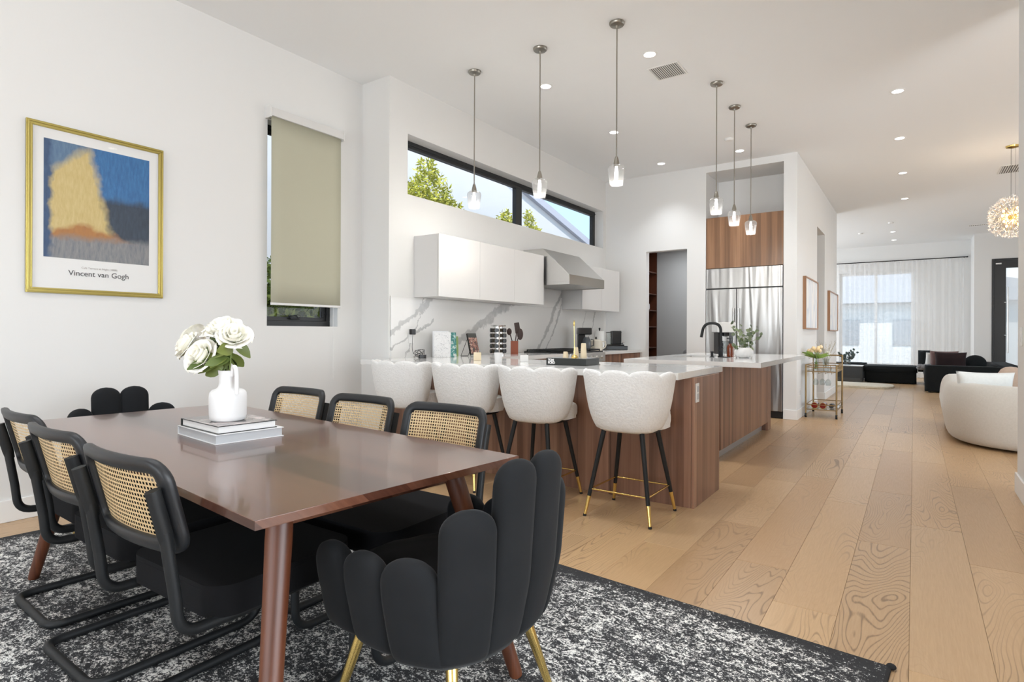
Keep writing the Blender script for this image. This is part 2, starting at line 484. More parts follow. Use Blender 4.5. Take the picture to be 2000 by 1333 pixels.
n = m.noise(m.obj(), 22, 2, 0.5, 1.5)
m.l(m.ramp(n, [(0.485, (0.78, 0.78, 0.78, 1)), (0.5, (0.30, 0.31, 0.33, 1)), (0.515, (0.78, 0.78, 0.78, 1))]), m.b.inputs['Base Color'])
M['cover_sketch'] = m.m
m = Mt('cover_food')
n = m.noise(m.obj(), 30, 3, 0.6, 1.2)
m.l(m.ramp(n, [(0.40, (0.03, 0.03, 0.03, 1)), (0.5, (0.20, 0.06, 0.04, 1)), (0.6, (0.35, 0.25, 0.20, 1))]), m.b.inputs['Base Color'])
M['cover_food'] = m.m
M['cover_black'] = simple('black_book_cloth', (0.010, 0.014, 0.013, 1), 0.35)
M['cover_white'] = simple('white_book_cover', (0.75, 0.76, 0.77, 1), 0.3)
M['cover_red'] = simple('orange_book_cover', (0.42, 0.12, 0.05, 1), 0.5)
M['cover_green'] = simple('green_book_cover', (0.30, 0.42, 0.14, 1), 0.5)
M['spice'] = simple('spice_filling', (0.06, 0.05, 0.035, 1), 0.4)


# ------------------------------------------------------------------ geometry helpers
def fillet(pts, r, seg=6, closed=False):
    pts = [Vector(p) for p in pts]
    rs = r if isinstance(r, (list, tuple)) else [r] * len(pts)
    out = []
    n = len(pts)
    for i, p in enumerate(pts):
        if not closed and i in (0, n - 1):
            out.append(p); continue
        a, b = pts[i - 1], pts[(i + 1) % n]
        da, db = (a - p), (b - p)
        la, lb = da.length, db.length
        rr = min(rs[i], la * 0.49, lb * 0.49)
        if rr < 1e-5:
            out.append(p); continue
        A, B = p + da.normalized() * rr, p + db.normalized() * rr
        for k in range(seg + 1):
            t = k / seg
            out.append(A * (1 - t) ** 2 + p * 2 * t * (1 - t) + B * t ** 2)
    return out


class MB:
    def __init__(s):
        s.bm = bmesh.new()
        s.mi = 0

    def _new(s, geom_verts, faces):
        for f in faces:
            f.material_index = s.mi

    def face(s, vs):
        try:
            f = s.bm.faces.new(vs); f.material_index = s.mi; return f
        except ValueError:
            return None

    def box(s, c, d, bev=0.0, rot=None, seg=2):
        b = bmesh.new()
        bmesh.ops.create_cube(b, size=1)
        for v in b.verts:
            v.co = Vector((v.co.x * d[0], v.co.y * d[1], v.co.z * d[2]))
        if bev > 0:
            bmesh.ops.bevel(b, geom=b.edges[:], offset=bev, segments=seg, profile=0.5, affect='EDGES')
        mt = Matrix.Translation(c)
        if rot is not None:
            mt = mt @ (rot if isinstance(rot, Matrix) else Matrix.Rotation(rot, 4, 'Z'))
        b.transform(mt)
        s._merge(b)
        return s

    def _merge(s, b):
        mp = {}
        for v in b.verts:
            mp[v] = s.bm.verts.new(v.co)
        for f in b.faces:
            try:
                nf = s.bm.faces.new([mp[v] for v in f.verts]); nf.material_index = s.mi
            except ValueError:
                pass
        b.free()

    def b2(s, x0, x1, y0, y1, z0, z1, bev=0.0):
        return s.box(((x0 + x1) / 2, (y0 + y1) / 2, (z0 + z1) / 2), (abs(x1 - x0), abs(y1 - y0), abs(z1 - z0)), bev)

    def rings(s, rings, closed=False, cap=True):
        rv = [[s.bm.verts.new(p) for p in r] for r in rings]
        n = len(rv[0]); m_ = len(rv)
        for i in range(m_ if closed else m_ - 1):
            a, b = rv[i], rv[(i + 1) % m_]
            for j in range(n):
                s.face([a[j], a[(j + 1) % n], b[(j + 1) % n], b[j]])
        if cap and not closed:
            s.face(list(reversed(rv[0]))); s.face(rv[-1])
        return s

    def tube(s, pts, r, seg=8, closed=False, sx=1.0, sy=1.0, up=(0, 0, 1)):
        pts = [Vector(p) for p in pts]
        n = len(pts)
        rs = r if isinstance(r, (list, tuple)) else [r] * n
        tang = []
        for i in range(n):
            if closed:
                t = pts[(i + 1) % n] - pts[i - 1]
            elif i == 0:
                t = pts[1] - pts[0]
            elif i == n - 1:
                t = pts[-1] - pts[-2]
            else:
                t = pts[i + 1] - pts[i - 1]
            tang.append(t.normalized())
        u = Vector(up)
        if abs(tang[0].dot(u)) > 0.95:
            u = Vector((1, 0, 0))
        nrm = (u - tang[0] * u.dot(tang[0])).normalized()
        out = []
        for i in range(n):
            if i:
                nrm = (nrm - tang[i] * nrm.dot(tang[i])).normalized()
            bi = tang[i].cross(nrm)
            out.append([pts[i] + (nrm * math.cos(2 * PI * k / seg) * sx + bi * math.sin(2 * PI * k / seg) * sy) * rs[i] for k in range(seg)])
        return s.rings(out, closed)

    def cyl(s, p0, p1, r0, r1=None, seg=16):
        return s.tube([p0, p1], [r0, r0 if r1 is None else r1], seg)

    def lathe(s, prof, c=(0, 0, 0), seg=24, cap=True, sx=1, sy=1):
        return s.rings([[(c[0] + r * sx * math.cos(2 * PI * k / seg), c[1] + r * sy * math.sin(2 * PI * k / seg), c[2] + z) for k in range(seg)] for r, z in prof], False, cap)

    def sphere(s, c, r, seg=12, rot=None, rings=8):
        b = bmesh.new()
        bmesh.ops.create_uvsphere(b, u_segments=seg, v_segments=rings, radius=1)
        r = (r, r, r) if isinstance(r, (int, float)) else r
        mt = Matrix.Translation(c)
        if rot is not None:
            mt = mt @ rot
        b.transform(mt @ Matrix.Diagonal((*r, 1)))
        s._merge(b)
        return s

    def prism(s, poly, z0, z1, bev=0.0, seg=2, mat=None):
        b = bmesh.new()
        lo = [b.verts.new((p[0], p[1], z0)) for p in poly]
        hi = [b.verts.new((p[0], p[1], z1)) for p in poly]
        n = len(poly)
        b.faces.new(list(reversed(lo))); b.faces.new(hi)
        side = [b.faces.new([lo[i], lo[(i + 1) % n], hi[(i + 1) % n], hi[i]]) for i in range(n)]
        if bev:
            ed = [e for e in b.edges if abs(e.verts[0].co.z - e.verts[1].co.z) < 1e-6]
            bmesh.ops.bevel(b, geom=ed, offset=bev, segments=seg, profile=0.5, affect='EDGES')
        if mat is not None:
            b.transform(mat)
        s._merge(b)
        return s

    def grid(s, fn, nu, nv, closed_u=False):
        vs = [[s.bm.verts.new(fn(i / (nu if closed_u else nu), j / nv)) for j in range(nv + 1)] for i in range(nu + (0 if closed_u else 1))]
        m_ = len(vs)
        for i in range(m_ if closed_u else m_ - 1):
            for j in range(nv):
                s.face([vs[i][j], vs[(i + 1) % m_][j], vs[(i + 1) % m_][j + 1], vs[i][j + 1]])
        return s

    def xf(s, mt):
        s.bm.transform(mt)
        return s

    def build(s, name, mats, parent=None, loc=None, rotz=None, smooth=True, ang=38, recalc=True, **props):
        if recalc:
            bmesh.ops.recalc_face_normals(s.bm, faces=s.bm.faces[:])
        if smooth:
            la = math.radians(ang)
            for e in s.bm.edges:
                if len(e.link_faces) == 2 and e.calc_face_angle(0) > la:
                    e.smooth = False
            for f in s.bm.faces:
                f.smooth = True
        me = bpy.data.meshes.new(name)
        s.bm.to_mesh(me)
        s.bm.free()
        for k in (mats if isinstance(mats, (list, tuple)) else [mats]):
            me.materials.append(M[k])
        o = bpy.data.objects.new(name, me)
        COL.objects.link(o)
        if smooth and ang < 60:
            wm = o.modifiers.new('weighted_normal', 'WEIGHTED_NORMAL'); wm.keep_sharp = True; wm.weight = 80
        if parent is not None:
            o.parent = parent
        if loc is not None:
            o.location = loc
        if rotz is not None:
            o.rotation_euler = (0, 0, rotz)
        for k, v in props.items():
            o[k] = v
        return o


def tag(o, label, cat, group=None, kind=None):
    o['label'] = label
    o['category'] = cat
    if group:
        o['group'] = group
    if kind:
        o['kind'] = kind
    return o


def thing(name, label, cat, loc=(0, 0, 0), rotz=0, group=None):
    o = bpy.data.objects.new(name, None)
    o.empty_display_size = 0.1
    COL.objects.link(o)
    o.location = loc
    o.rotation_euler = (0, 0, rotz)
    return tag(o, label, cat, group)


def struct(o):
    o['kind'] = 'structure'
    return o


def holder(name):
    o = bpy.data.objects.new(name, None)
    COL.objects.link(o)
    o['kind'] = 'structure'
    return o


def copy_tree(o, parent=None):
    c = o.copy()
    COL.objects.link(c)
    if parent is not None:
        c.parent = parent
    for ch in [x for x in o.children]:
        copy_tree(ch, c)
    return c


def dup(o, loc, rotz, label, group=None):
    c = copy_tree(o)
    c.location = loc
    c.rotation_euler = (0, 0, rotz)
    c['label'] = label
    if group:
        c['group'] = group
    return c


def text_obj(txt, size, mat, parent, matrix, name='lettering', ext=0.0004, spacing=1.0, offset=0.0, align='LEFT', lines=0.75):
    cu = bpy.data.curves.new(name, 'FONT')
    cu.body = txt
    cu.size = size
    cu.extrude = ext
    cu.space_character = spacing
    cu.space_line = lines
    cu.offset = offset
    cu.align_x = align
    to = bpy.data.objects.new(name, cu)
    COL.objects.link(to)
    bpy.context.view_layer.update()
    me = bpy.data.meshes.new_from_object(to.evaluated_get(bpy.context.evaluated_depsgraph_get()))
    bpy.data.objects.remove(to)
    me.materials.clear()
    me.materials.append(M[mat])
    o = bpy.data.objects.new(name, me)
    COL.objects.link(o)
    o.parent = parent
    o.matrix_local = matrix
    return o


def rrect(w, h, r, seg=5, cx=0, cy=0):
    out = []
    for (sx_, sy_, a0) in ((1, 1, 0), (-1, 1, 90), (-1, -1, 180), (1, -1, 270)):
        for k in range(seg + 1):
            a = math.radians(a0 + 90 * k / seg)
            out.append((cx + sx_ * (w / 2 - r) + r * math.cos(a), cy + sy_ * (h / 2 - r) + r * math.sin(a)))
    return out


def wall_boxes(b, axis, c0, c1, a0, a1, z0, z1, holes):
    """axis 'x': wall plane x in [c0,c1], runs along y a0..a1; 'y': the reverse. holes: (a0,a1,z0,z1)"""
    cuts = sorted({a0, a1, *[h[0] for h in holes], *[h[1] for h in holes]})
    for i in range(len(cuts) - 1):
        p, q = cuts[i], cuts[i + 1]
        if q <= a0 or p >= a1:
            continue
        hs = sorted([(h[2], h[3]) for h in holes if h[0] <= p + 1e-6 and h[1] >= q - 1e-6])
        z = z0
        spans = []
        for h0, h1 in hs:
            if h0 > z + 1e-6:
                spans.append((z, h0))
            z = h1
        if z < z1 - 1e-6:
            spans.append((z, z1))
        for s0, s1 in spans:
            if axis == 'x':
                b.b2(c0, c1, p, q, s0, s1)
            else:
                b.b2(p, q, c0, c1, s0, s1)
    return b


CZ = 3.70
# ------------------------------------------------------------------ structure: floor of individual planks
fl = MB().b2(-5.2, 4.9, -7.0, 19.9, -0.2, -0.016).build('floor', 'subfloor', smooth=False)
struct(fl)
RUG = Matrix.Translation((-0.071, 2.438, 0)) @ Matrix.Rotation(math.radians(-4.6), 4, 'Z') @ Matrix.Translation((-2.02, -1.525, 0))
RI = RUG.inverted()
F = Vector((-math.sin(YAW), math.cos(YAW), 0)); R = Vector((math.cos(YAW), math.sin(YAW), 0))


def inframe(x, y):
    d = x * F.x + y * F.y
    if d < 0.9:
        return False
    u = (x * R.x + y * R.y) / d * 1132 + 1000
    v = 651 + 1.18 / d * 1132
    return -40 < u < 2040 and v < 1400


def plank_mesh(L):
    b = MB().box((0, 0, -0.0075), (0.2492, L, 0.015), 0.0009, seg=1)
    bmesh.ops.recalc_face_normals(b.bm, faces=b.bm.faces[:])
    me = bpy.data.meshes.new('plank'); b.bm.to_mesh(me); b.bm.free(); me.materials.append(M['oak'])
    return me


PM = {}
rest = MB()
shown = []
for k in range(-21, 20):
    x = -0.012 + 0.25 * (k + 0.5)
    y = -7.0 - random.random() * 1.5
    while y < 19.8:
        L = random.choice((1.3, 1.6, 1.9, 2.2))
        yc = y + L / 2
        vis = any(inframe(x, y + L * t) and not (abs((RI @ Vector((x, y + L * t, 0))).x) < 2.0 and abs((RI @ Vector((x, y + L * t, 0))).y) < 1.5)
                  for t in (0.02, 0.25, 0.5, 0.75, 0.98))
        if x < -1.5 and yc > 4.9 or (x > 0.7 and yc < 5.6) or (x < -1.25 and 4.0 < yc < 8.6) or x > 0.13 * yc + 0.3 or (x < -1.45 and yc < 13.6 and yc > 4.5):
            vis = False
        if vis:
            shown.append((x, yc, L))
        else:
            rest.box((x, yc, -0.0075), (0.2485, L - 0.0015, 0.015))
        y += L
shown.sort(key=lambda t: Vector((t[0], t[1])).length)
for i, (x, yc, L) in enumerate(shown):
    if i < 295:
        if L not in PM:
            PM[L] = plank_mesh(L - 0.0015)
        o = bpy.data.objects.new('plank', PM[L]); COL.objects.link(o); o.parent = fl; o.location = (x, yc, 0)
    else:
        rest.box((x, yc, -0.0075), (0.2485, L - 0.0015, 0.015))
rest.build('plank_field', 'oak', fl, smooth=False, kind='stuff')

struct(MB().b2(-5.2, 4.9, -7.0, 19.9, CZ, CZ + 0.15).build('ceiling', 'ceil', smooth=False))

# dining wall with the shaded window
b = MB(); wall_boxes(b, 'x', -4.80, -4.61, -6.8, 3.965, 0, CZ, [(2.915, 3.664, 1.238, 3.03)])
struct(b.build('wall_left', 'wall', smooth=False))
# kitchen wall with clerestory
b = MB(); wall_boxes(b, 'x', -4.46, -4.22, 3.965, 10.6, 0, CZ, [(4.217, 8.706, 2.588, 3.20)])
b.b2(-4.80, -4.46, 3.965, 4.10, 0, CZ)
struct(b.build('wall_kitchen', 'wall', smooth=False))
# wall behind kitchen with pantry doorway and fridge niche
b = MB(); wall_boxes(b, 'y', 8.80, 8.93, -4.22, -1.33, 0, CZ, [(-3.512, -2.856, 0, 2.485), (-2.572, -1.500, 0, 3.60)])
b.b2(-2.70, -2.572, 8.93, 9.60, 0, CZ)
b.b2(-1.50, -1.33, 8.93, 9.60, 0, CZ)
b.b2(-2.572, -1.50, 9.48, 9.60, 0, CZ)
b.b2(-2.572, -1.50, 8.93, 9.48, 3.60, CZ)
struct(b.build('wall_back', 'wall', smooth=False))
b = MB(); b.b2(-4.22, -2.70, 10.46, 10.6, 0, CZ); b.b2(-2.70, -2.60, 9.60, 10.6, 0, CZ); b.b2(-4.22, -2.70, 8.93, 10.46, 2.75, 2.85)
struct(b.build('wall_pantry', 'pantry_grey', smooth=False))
# hall wall with one opening
b = MB(); wall_boxes(b, 'x', -1.50, -1.33, 9.60, 13.75, 0, CZ, [(10.80, 11.80, 0, 2.98)])
b.b2(-2.6, -1.5, 10.60, 10.72, 0, CZ); b.b2(-2.6, -2.48, 10.72, 13.75, 0, CZ); b.b2(-5.0, -1.5, 13.63, 13.75, 0, CZ)
struct(b.build('wall_hall', 'wall', smooth=False))
# far living wall with window, jog and entry wall with door
WY = 19.45
b = MB(); wall_boxes(b, 'y', WY, WY + 0.2, -5.0, 1.22, 0, CZ, [(-1.80, 0.0, 0.30, 2.96)])
struct(b.build('wall_far', 'wall', smooth=False))
b = MB(); wall_boxes(b, 'y', 18.40, 18.55, 1.22, 4.7, 0, CZ, [(1.56, 3.05, 0, 3.05)])
b.b2(1.22, 1.35, 18.55, WY + 0.2, 0, CZ)
struct(b.build('wall_entry', 'wall', smooth=False))
b = MB(); wall_boxes(b, 'x', -5.2, -5.0, 13.6, WY + 0.2, 0, CZ, [(14.6, 18.4, .6, 2.8)])  # out-of-view opening, added to light the living room
struct(b.build('wall_living', 'wall', smooth=False))
# near right wall stub, and unseen side and rear walls with openings added for light
struct(MB().b2(0.64, 0.80, 1.8, 5.74, 0, CZ).build('wall_near_right', 'wall', smooth=False))
b = MB(); wall_boxes(b, 'x', 4.55, 4.72, -6.8, 18.4, 0, CZ, [(-1.4, 3.8, 0.3, 2.9), (7.4, 14.6, 0.3, 2.9)])
struct(b.build('wall_right', 'wall', smooth=False))
b = MB(); wall_boxes(b, 'y', -6.8, -6.6, -4.61, 4.55, 0, CZ, [(-4.3, 3.5, 0.05, 2.75)])
struct(b.build('wall_rear', 'wall', smooth=False))


def glazed(name, axis, c, a0, a1, z0, z1, n, parts=True, fw=0.05, mat='black_frame'):
    """frame with n panes; axis 'x' = plane x=c"""
    h = holder(name)
    fb = MB(); d = 0.05

    def bx(bb, p, q, s0, s1, dd=d):
        if axis == 'x':
            bb.b2(c - dd / 2, c + dd / 2, p, q, s0, s1)
        else:
            bb.b2(p, q, c - dd / 2, c + dd / 2, s0, s1)
    bx(fb, a0, a1, z0, z0 + fw); bx(fb, a0, a1, z1 - fw, z1)
    bx(fb, a0, a0 + fw, z0 + fw, z1 - fw); bx(fb, a1 - fw, a1, z0 + fw, z1 - fw)
    for i in range(1, n):
        p = a0 + (a1 - a0) * i / n
        bx(fb, p - fw / 2, p + fw / 2, z0 + fw, z1 - fw)
    fb.build('window_frame', mat, h, smooth=False)
    for i in range(n):
        p, q = a0 + (a1 - a0) * i / n + fw / 2, a0 + (a1 - a0) * (i + 1) / n - fw / 2
        g = MB(); bx(g, p, q, z0 + fw * .8, z1 - fw * .8, 0.006); g.build('pane', 'glass', h, smooth=False)
    return h


# window_1: dining casement, black, behind the roller shade
h = holder('window_1')
b = MB(); X0 = -4.755
for (y0, y1, z0, z1) in ((2.915, 3.664, 1.238, 1.288), (2.915, 3.664, 2.99, 3.03), (2.915, 2.955, 1.288, 2.99), (3.624, 3.664, 1.288, 2.99)):
    b.b2(X0 - .02, X0 + .03, y0, y1, z0, z1, .003)
b.build('window_frame', 'black_frame', h)
b = MB()
for (y0, y1, z0, z1) in ((2.955, 3.624, 1.288, 1.325), (2.955, 3.624, 2.95, 2.99), (2.955, 2.99, 1.325, 2.95), (3.575, 3.624, 1.325, 2.95)):
    b.b2(X0 - .012, X0 + .012, y0, y1, z0, z1, .002)
b.build('window_sash', 'black_frame', h)
MB().b2(X0 - .004, X0 + .002, 2.985, 3.58, 1.32, 2.955).build('pane', 'glass', h, smooth=False)
b = MB(); b.box((X0 + .035, 3.27, 1.31), (.02, .10, .02), .004); b.tube([(X0 + .045, 3.30, 1.31), (X0 + .055, 3.27, 1.335), (X0 + .055, 3.19, 1.33)], .006)
b.build('window_handle', 'black_metal', h)
b = MB(); b.box((X0 + .035, 3.585, 1.36), (.02, .014, .05), .003); b.tube([(X0 + .045, 3.59, 1.36), (X0 + .075, 3.60, 1.35)], .005)
b.build('window_latch', 'black_metal', h)

# window_2: clerestory, deep reveal, frame set back
h = holder('window_2')
b = MB(); XC = -4.40
Y0, Y1, Z0, Z1 = 4.217, 8.706, 2.588, 3.20
b.b2(XC - .03, XC + .03, Y0, Y1, Z1 - .075, Z1, .003)
b.b2(XC - .03, XC + .03, Y0, Y1, Z0, Z0 + .03, .003)
b.b2(XC - .03, XC + .03, Y0, Y0 + .05, Z0 + .03, Z1 - .075, .003)
b.b2(XC - .03, XC + .03, Y1 - .08, Y1, Z0 + .03, Z1 - .075, .003)
b.b2(XC - .03, XC + .03, 6.38, 6.52, Z0 + .03, Z1 - .075, .003)
b.b2(XC - .015, XC + .04, Y0, Y1, Z1 - .045, Z1 - .03, .002)
b.build('window_frame', 'black_frame', h)
for p, q in ((Y0 + .05, 6.38), (6.52, Y1 - .08)):
    MB().b2(XC - .006, XC, p, q, Z0 + .03, Z1 - .075).build('pane', 'glass', h, smooth=False)

glazed('window_3', 'y', WY + .10, -1.80, 0.0, 0.30, 2.96, 2, fw=.07, mat='trim')
glazed('added_window_4', 'y', -6.7, -4.3, 3.5, 0.05, 2.75, 6)  # unseen rear glazing, added for the fill from behind the camera
glazed('added_window_7', 'x', -5.1, 14.6, 18.4, 0.6, 2.8, 3)  # unseen, added to brighten the curtain wall and living ceiling
glazed('added_window_5', 'x', 4.63, -1.4, 3.8, 0.3, 2.9, 3)  # unseen side glazing, added to light the dining side
glazed('added_window_6', 'x', 4.63, 7.4, 14.6, 0.3, 2.9, 4)  # unseen side glazing, added to light hall and living room

# door_1: black entry door with frosted light and tall pull
h = holder('door_1')
b = MB(); DY = 18.44
b.b2(1.56, 1.60, DY - .06, DY + .08, 0, 3.05, .004); b.b2(3.01, 3.05, DY - .06, DY + .08, 0, 3.05, .004); b.b2(1.60, 3.01, DY - .06, DY + .08, 3.01, 3.05, .004)
b.build('door_frame', 'black_frame', h)
b = MB(); b.b2(1.605, 1.83, DY - .03, DY + .03, 0.01, 3.005, .003); b.b2(2.8, 3.005, DY - .03, DY + .03, 0.01, 3.005, .003)
b.b2(1.83, 2.8, DY - .03, DY + .03, 2.82, 3.005, .003); b.b2(1.83, 2.8, DY - .03, DY + .03, .01, .22, .003)
b.build('door_leaf', 'black_frame', h)
MB().b2(1.83, 2.8, DY - .008, DY + .008, .22, 2.82).build('pane', 'frosted', h, smooth=False)
b = MB(); b.cyl((1.86, DY - .09, .75), (1.86, DY - .09, 2.35), .014); b.cyl((1.80, DY - .03, 1.18), (1.86, DY - .09, 1.18), .010); b.cyl((1.80, DY - .03, 1.98), (1.86, DY - .09, 1.98), .010)
b.build('door_handle', 'steel_satin', h)
MB().box((1.69, DY - .04, 2.93), (.11, .02, .035), .004).build('door_closer', 'steel_satin', h)

# baseboards
def baseboard(name, x0, x1, y0, y1, hh=.135):
    return struct(MB().b2(x0, x1, y0, y1, 0, hh, .004).build(name, 'trim'))


baseboard('baseboard_left', -4.61, -4.595, -6.6, 3.63)
baseboard('baseboard_hall_end', -1.498, -1.315, 8.785, 8.80)
b = MB(); b.b2(-1.33, -1.315, 8.80, 10.80, 0, .135, .004); b.b2(-1.33, -1.315, 11.80, 13.75, 0, .135, .004); b.b2(-1.50, -1.33, 11.785, 11.80, 0, .135, .004)
struct(b.build('baseboard_hall', 'trim'))
b = MB(); b.b2(0.625, 0.64, 1.8, 5.74, 0, .15, .004); b.b2(0.625, 0.80, 5.74, 5.755, 0, .15, .004)
struct(b.build('baseboard_right', 'trim'))
baseboard('baseboard_far', -4.9, 1.22, WY - .015, WY)
baseboard('baseboard_entry', 1.22, 1.55, 18.385, 18.40)

# ================================================================== DINING AREA
TA = math.radians(-5.5)
rug = MB().prism(rrect(4.04, 3.05, .01, 2), 0, .012, .003)
rug = rug.build('area_rug', 'rug', loc=(RUG @ Vector((0, 0, 0))), rotz=math.radians(-4.6))
tag(rug, 'large black and cream speckled area rug under the dining table', 'rug')
b = MB()
for (x0, x1, y0, y1) in ((-2.03, 2.03, 1.512, 1.53), (-2.03, 2.03, -1.53, -1.512), (2.006, 2.03, -1.512, 1.512), (-2.03, -2.006, -1.512, 1.512)):
    b.b2(x0, x1, y0, y1, 0.0, .0118, .004)
b.sphere((2.028, 1.53, .010), (.016, .016, .010)); b.sphere((-2.028, 1.53, .010), (.016, .016, .010))
b.build('rug_edge_binding', 'rug_binding', rug, label='dark bound edge with corner knots')

ZR = .012
# ---- table
t = thing('dining_table', 'long rectangular dark brown wooden dining table with splayed round legs on the rug', 'table', (-2.262, 1.298, ZR), TA)
b = MB()
poly = [(-1.108, -.46), (1.108, -.46), (1.108, .46), (-1.108, .46)]
b.prism(poly, .725, .748, .0015)
v = MB(); v.b2(-1.095, 1.095, -.447, .447, .7225, .725)
b._merge(v.bm)
b.build('tabletop', 'table_wood', t, ang=25)
b = MB()
for sy in (-1, 1):
    b.b2(-.93, .93, sy * .33 - .012, sy * .33 + .012, .66, .7225, .003)
for sx_ in (-1, 1):
    b.b2(sx_ * .93 - .012, sx_ * .93 + .012, -.33, .33, .66, .7225, .003)
b.build('apron', 'table_wood', t)
for sx_ in (-1, 1):
    for sy in (-1, 1):
        p0 = Vector((sx_ * .93, sy * .305, .72)); p1 = Vector((sx_ * 1.115, sy * .445, 0))
        rr = [.012, .030, .034, .034, .030, .0265, .023, .021]
        ts = [0, 0.0, .02, .12, .4, .7, .97, 1]
        pts = [p0.lerp(p1, k) for k in ts]
        pts[0] = p0 + Vector((0, 0, .0022))
        MB().tube([p0.lerp(p1, k) for k in (0, .12, .4, .7, .985, 1)], [.033, .034, .030, .0265, .0225, .020], 20).build('leg', 'leg_wood', t)

# ---- cane cantilever chair (faces +y)
def curve_y(x, z, d=0.0):
    return -.382 + (.845 - z) * .25 + .032 * (x / .235) ** 2 + d


def make_cane_chair(label):
    t = thing('cantilever_chair', label, 'chair', group='cane back cantilever chairs around the dining table')
    w = .222
    side = [(-w, -.343, .66), (-w, -.318, .50), (-w, -.306, .384), (-w, -.16, .381), (-w, .18, .388), (-w, .268, .388), (-w, .270, .016), (-w, -.315, .016)]
    pts = side + [(-x, y, z) for x, y, z in reversed(side)]
    rad = [0, .02, .075, .02, .05, .075, .09, .06]
    pts = fillet(pts, rad + rad[::-1], 6)
    MB().tube(pts, .0155, 12).build('tube_frame', 'black_metal', t)
    for s in (-1, 1):
        b = MB()
        b.tube([(s * w, -.334, .62), (s * w, -.342, .655), (s * w, -.356, .71), (s * w, -.372, .772)], [.0160, .0195, .0195, .0195], 12, sx=1.0, sy=.75, up=(0, 1, 0))
        b.cyl((s * w, -.350, .665), (s * w, -.362, .665), .006, seg=8); b.cyl((s * w, -.368, .735), (s * w, -.380, .735), .006, seg=8)
        b.build('back_bracket', 'black_metal', t)
    # curved wooden back frame
    Wd, Hd, zc = .480, .262, .715
    cl = rrect(Wd - .040, Hd - .040, .042, 6)
    n = len(cl)
    b = MB(); rings_ = []
    for i in range(n):
        p = Vector(cl[i]); tn = (Vector(cl[(i + 1) % n]) - Vector(cl[i - 1])).normalized()
        nr = Vector((tn.y, -tn.x))
        ring = []
        for k in range(12):
            a = 2 * PI * k / 12
            ca, sa = math.cos(a), math.sin(a)
            ca = math.copysign(abs(ca) ** .7, ca); sa = math.copysign(abs(sa) ** .7, sa)
            q = p + nr * ca * .0205
            ring.append((q.x, curve_y(q.x, q.y + zc, sa * .0155), q.y + zc))
        rings_.append(ring)
    # insert extra divisions on the long straight runs
    full = []
    for i in range(n):
        a, c = rings_[i], rings_[(i + 1) % n]
        full.append(a)
        d = (Vector(cl[(i + 1) % n]) - Vector(cl[i])).length
        if d > .1:
            for k in range(1, 8):
                ring = []
                for j in range(12):
                    x = a[j][0] * (1 - k / 8) + c[j][0] * k / 8; z = a[j][2] * (1 - k / 8) + c[j][2] * k / 8
                    off = a[j][1] - curve_y(a[j][0], a[j][2])
                    ring.append((x, curve_y(x, z, off), z))
                full.append(ring)
    b.rings(full, True).build('back_frame', 'black_wood', t, ang=60)
    # cane sheet with real holes
    b = MB()
    iw, ih = Wd - .082, Hd - .082
    nx_, nz_ = 30, 14
    dx, dz = iw / nx_, ih / nz_
    V = {}

    def vv(x, z):
        k = (round(x, 5), round(z, 5))
        if k not in V:
            V[k] = b.bm.verts.new((x, curve_y(x, z + zc, .004), z + zc))
        return V[k]
    for i in range(nx_):
        for j in range(nz_):
            x0, z0 = -iw / 2 + i * dx, -ih / 2 + j * dz
            cx0, cz0 = x0 + dx / 2, z0 + dz / 2
            cor = [(x0, z0), (x0 + dx, z0), (x0 + dx, z0 + dz), (x0, z0 + dz)]
            hr = .29
            inn = [(cx0 - dx * hr, cz0 - dz * hr), (cx0 + dx * hr, cz0 - dz * hr), (cx0 + dx * hr, cz0 + dz * hr), (cx0 - dx * hr, cz0 + dz * hr)]
            for k in range(4):
                b.face([vv(*cor[k]), vv(*cor[(k + 1) % 4]), vv(*inn[(k + 1) % 4]), vv(*inn[k])])
    # solid spline border
    for s in (-1, 1):
        for k in range(16):
            x0, x1 = -iw / 2 - .014 + (iw + .028) * k / 16, -iw / 2 - .014 + (iw + .028) * (k + 1) / 16
            z0, z1 = s * ih / 2, s * (ih / 2 + .014)
            b.face([b.bm.verts.new((x, curve_y(x, z + zc, .004), z + zc)) for x, z in ((x0, z0), (x1, z0), (x1, z1), (x0, z1))])
        z0, z1 = -ih / 2, ih / 2
        x0, x1 = s * iw / 2, s * (iw / 2 + .014)
        b.face([b.bm.verts.new((x, curve_y(x, z + zc, .004), z + zc)) for x, z in ((x0, z0), (x1, z0), (x1, z1), (x0, z1))])
    b.build('cane_panel', 'cane', t, smooth=False)
    # seat cushion
    b = MB()
    pl = rrect(.515, .485, .08, 10, 0, .0125)
    b.prism(pl, .392, .478, .020, 5)
    b.build('seat', 'seat_velvet', t, ang=80)
    b = MB()
    q = [(x * .985, (y - .0125) * .985 + .0125, .462) for x, y in pl]
    b.tube(q, .0048, 6, True)
    b.tube([(x, y, .402) for x, y, z in q], .0045, 6, True)
    b.build('seat_piping', 'seat_velvet', t)
    return t


specs = [((-1.785, 1.045), 0.015, 'black cantilever chair with cane back, nearest to the camera'),
         ((-2.405, 1.085), -.01, 'black cantilever cane chair on the camera side of the table, middle of its three'),
         ((-2.975, 1.150), -.03, 'black cantilever cane chair at the far left end of the camera side'),
         ((-1.735, 1.630), PI + .01, 'cane back chair on the far side of the table, nearest to the bar stools'),
         ((-2.335, 1.665), PI - .01, 'cane back chair on the far side of the table, middle of its three'),
         ((-2.935, 1.715), PI, 'cane back chair on the far side just right of the vase')]
cc = make_cane_chair(specs[0][2])
for i, (p, rz, lb) in enumerate(specs):
    if i == 0:
        cc.location = (*p, ZR); cc.rotation_euler = (0, 0, rz)
    else:
        dup(cc, (*p, ZR), rz, lb)


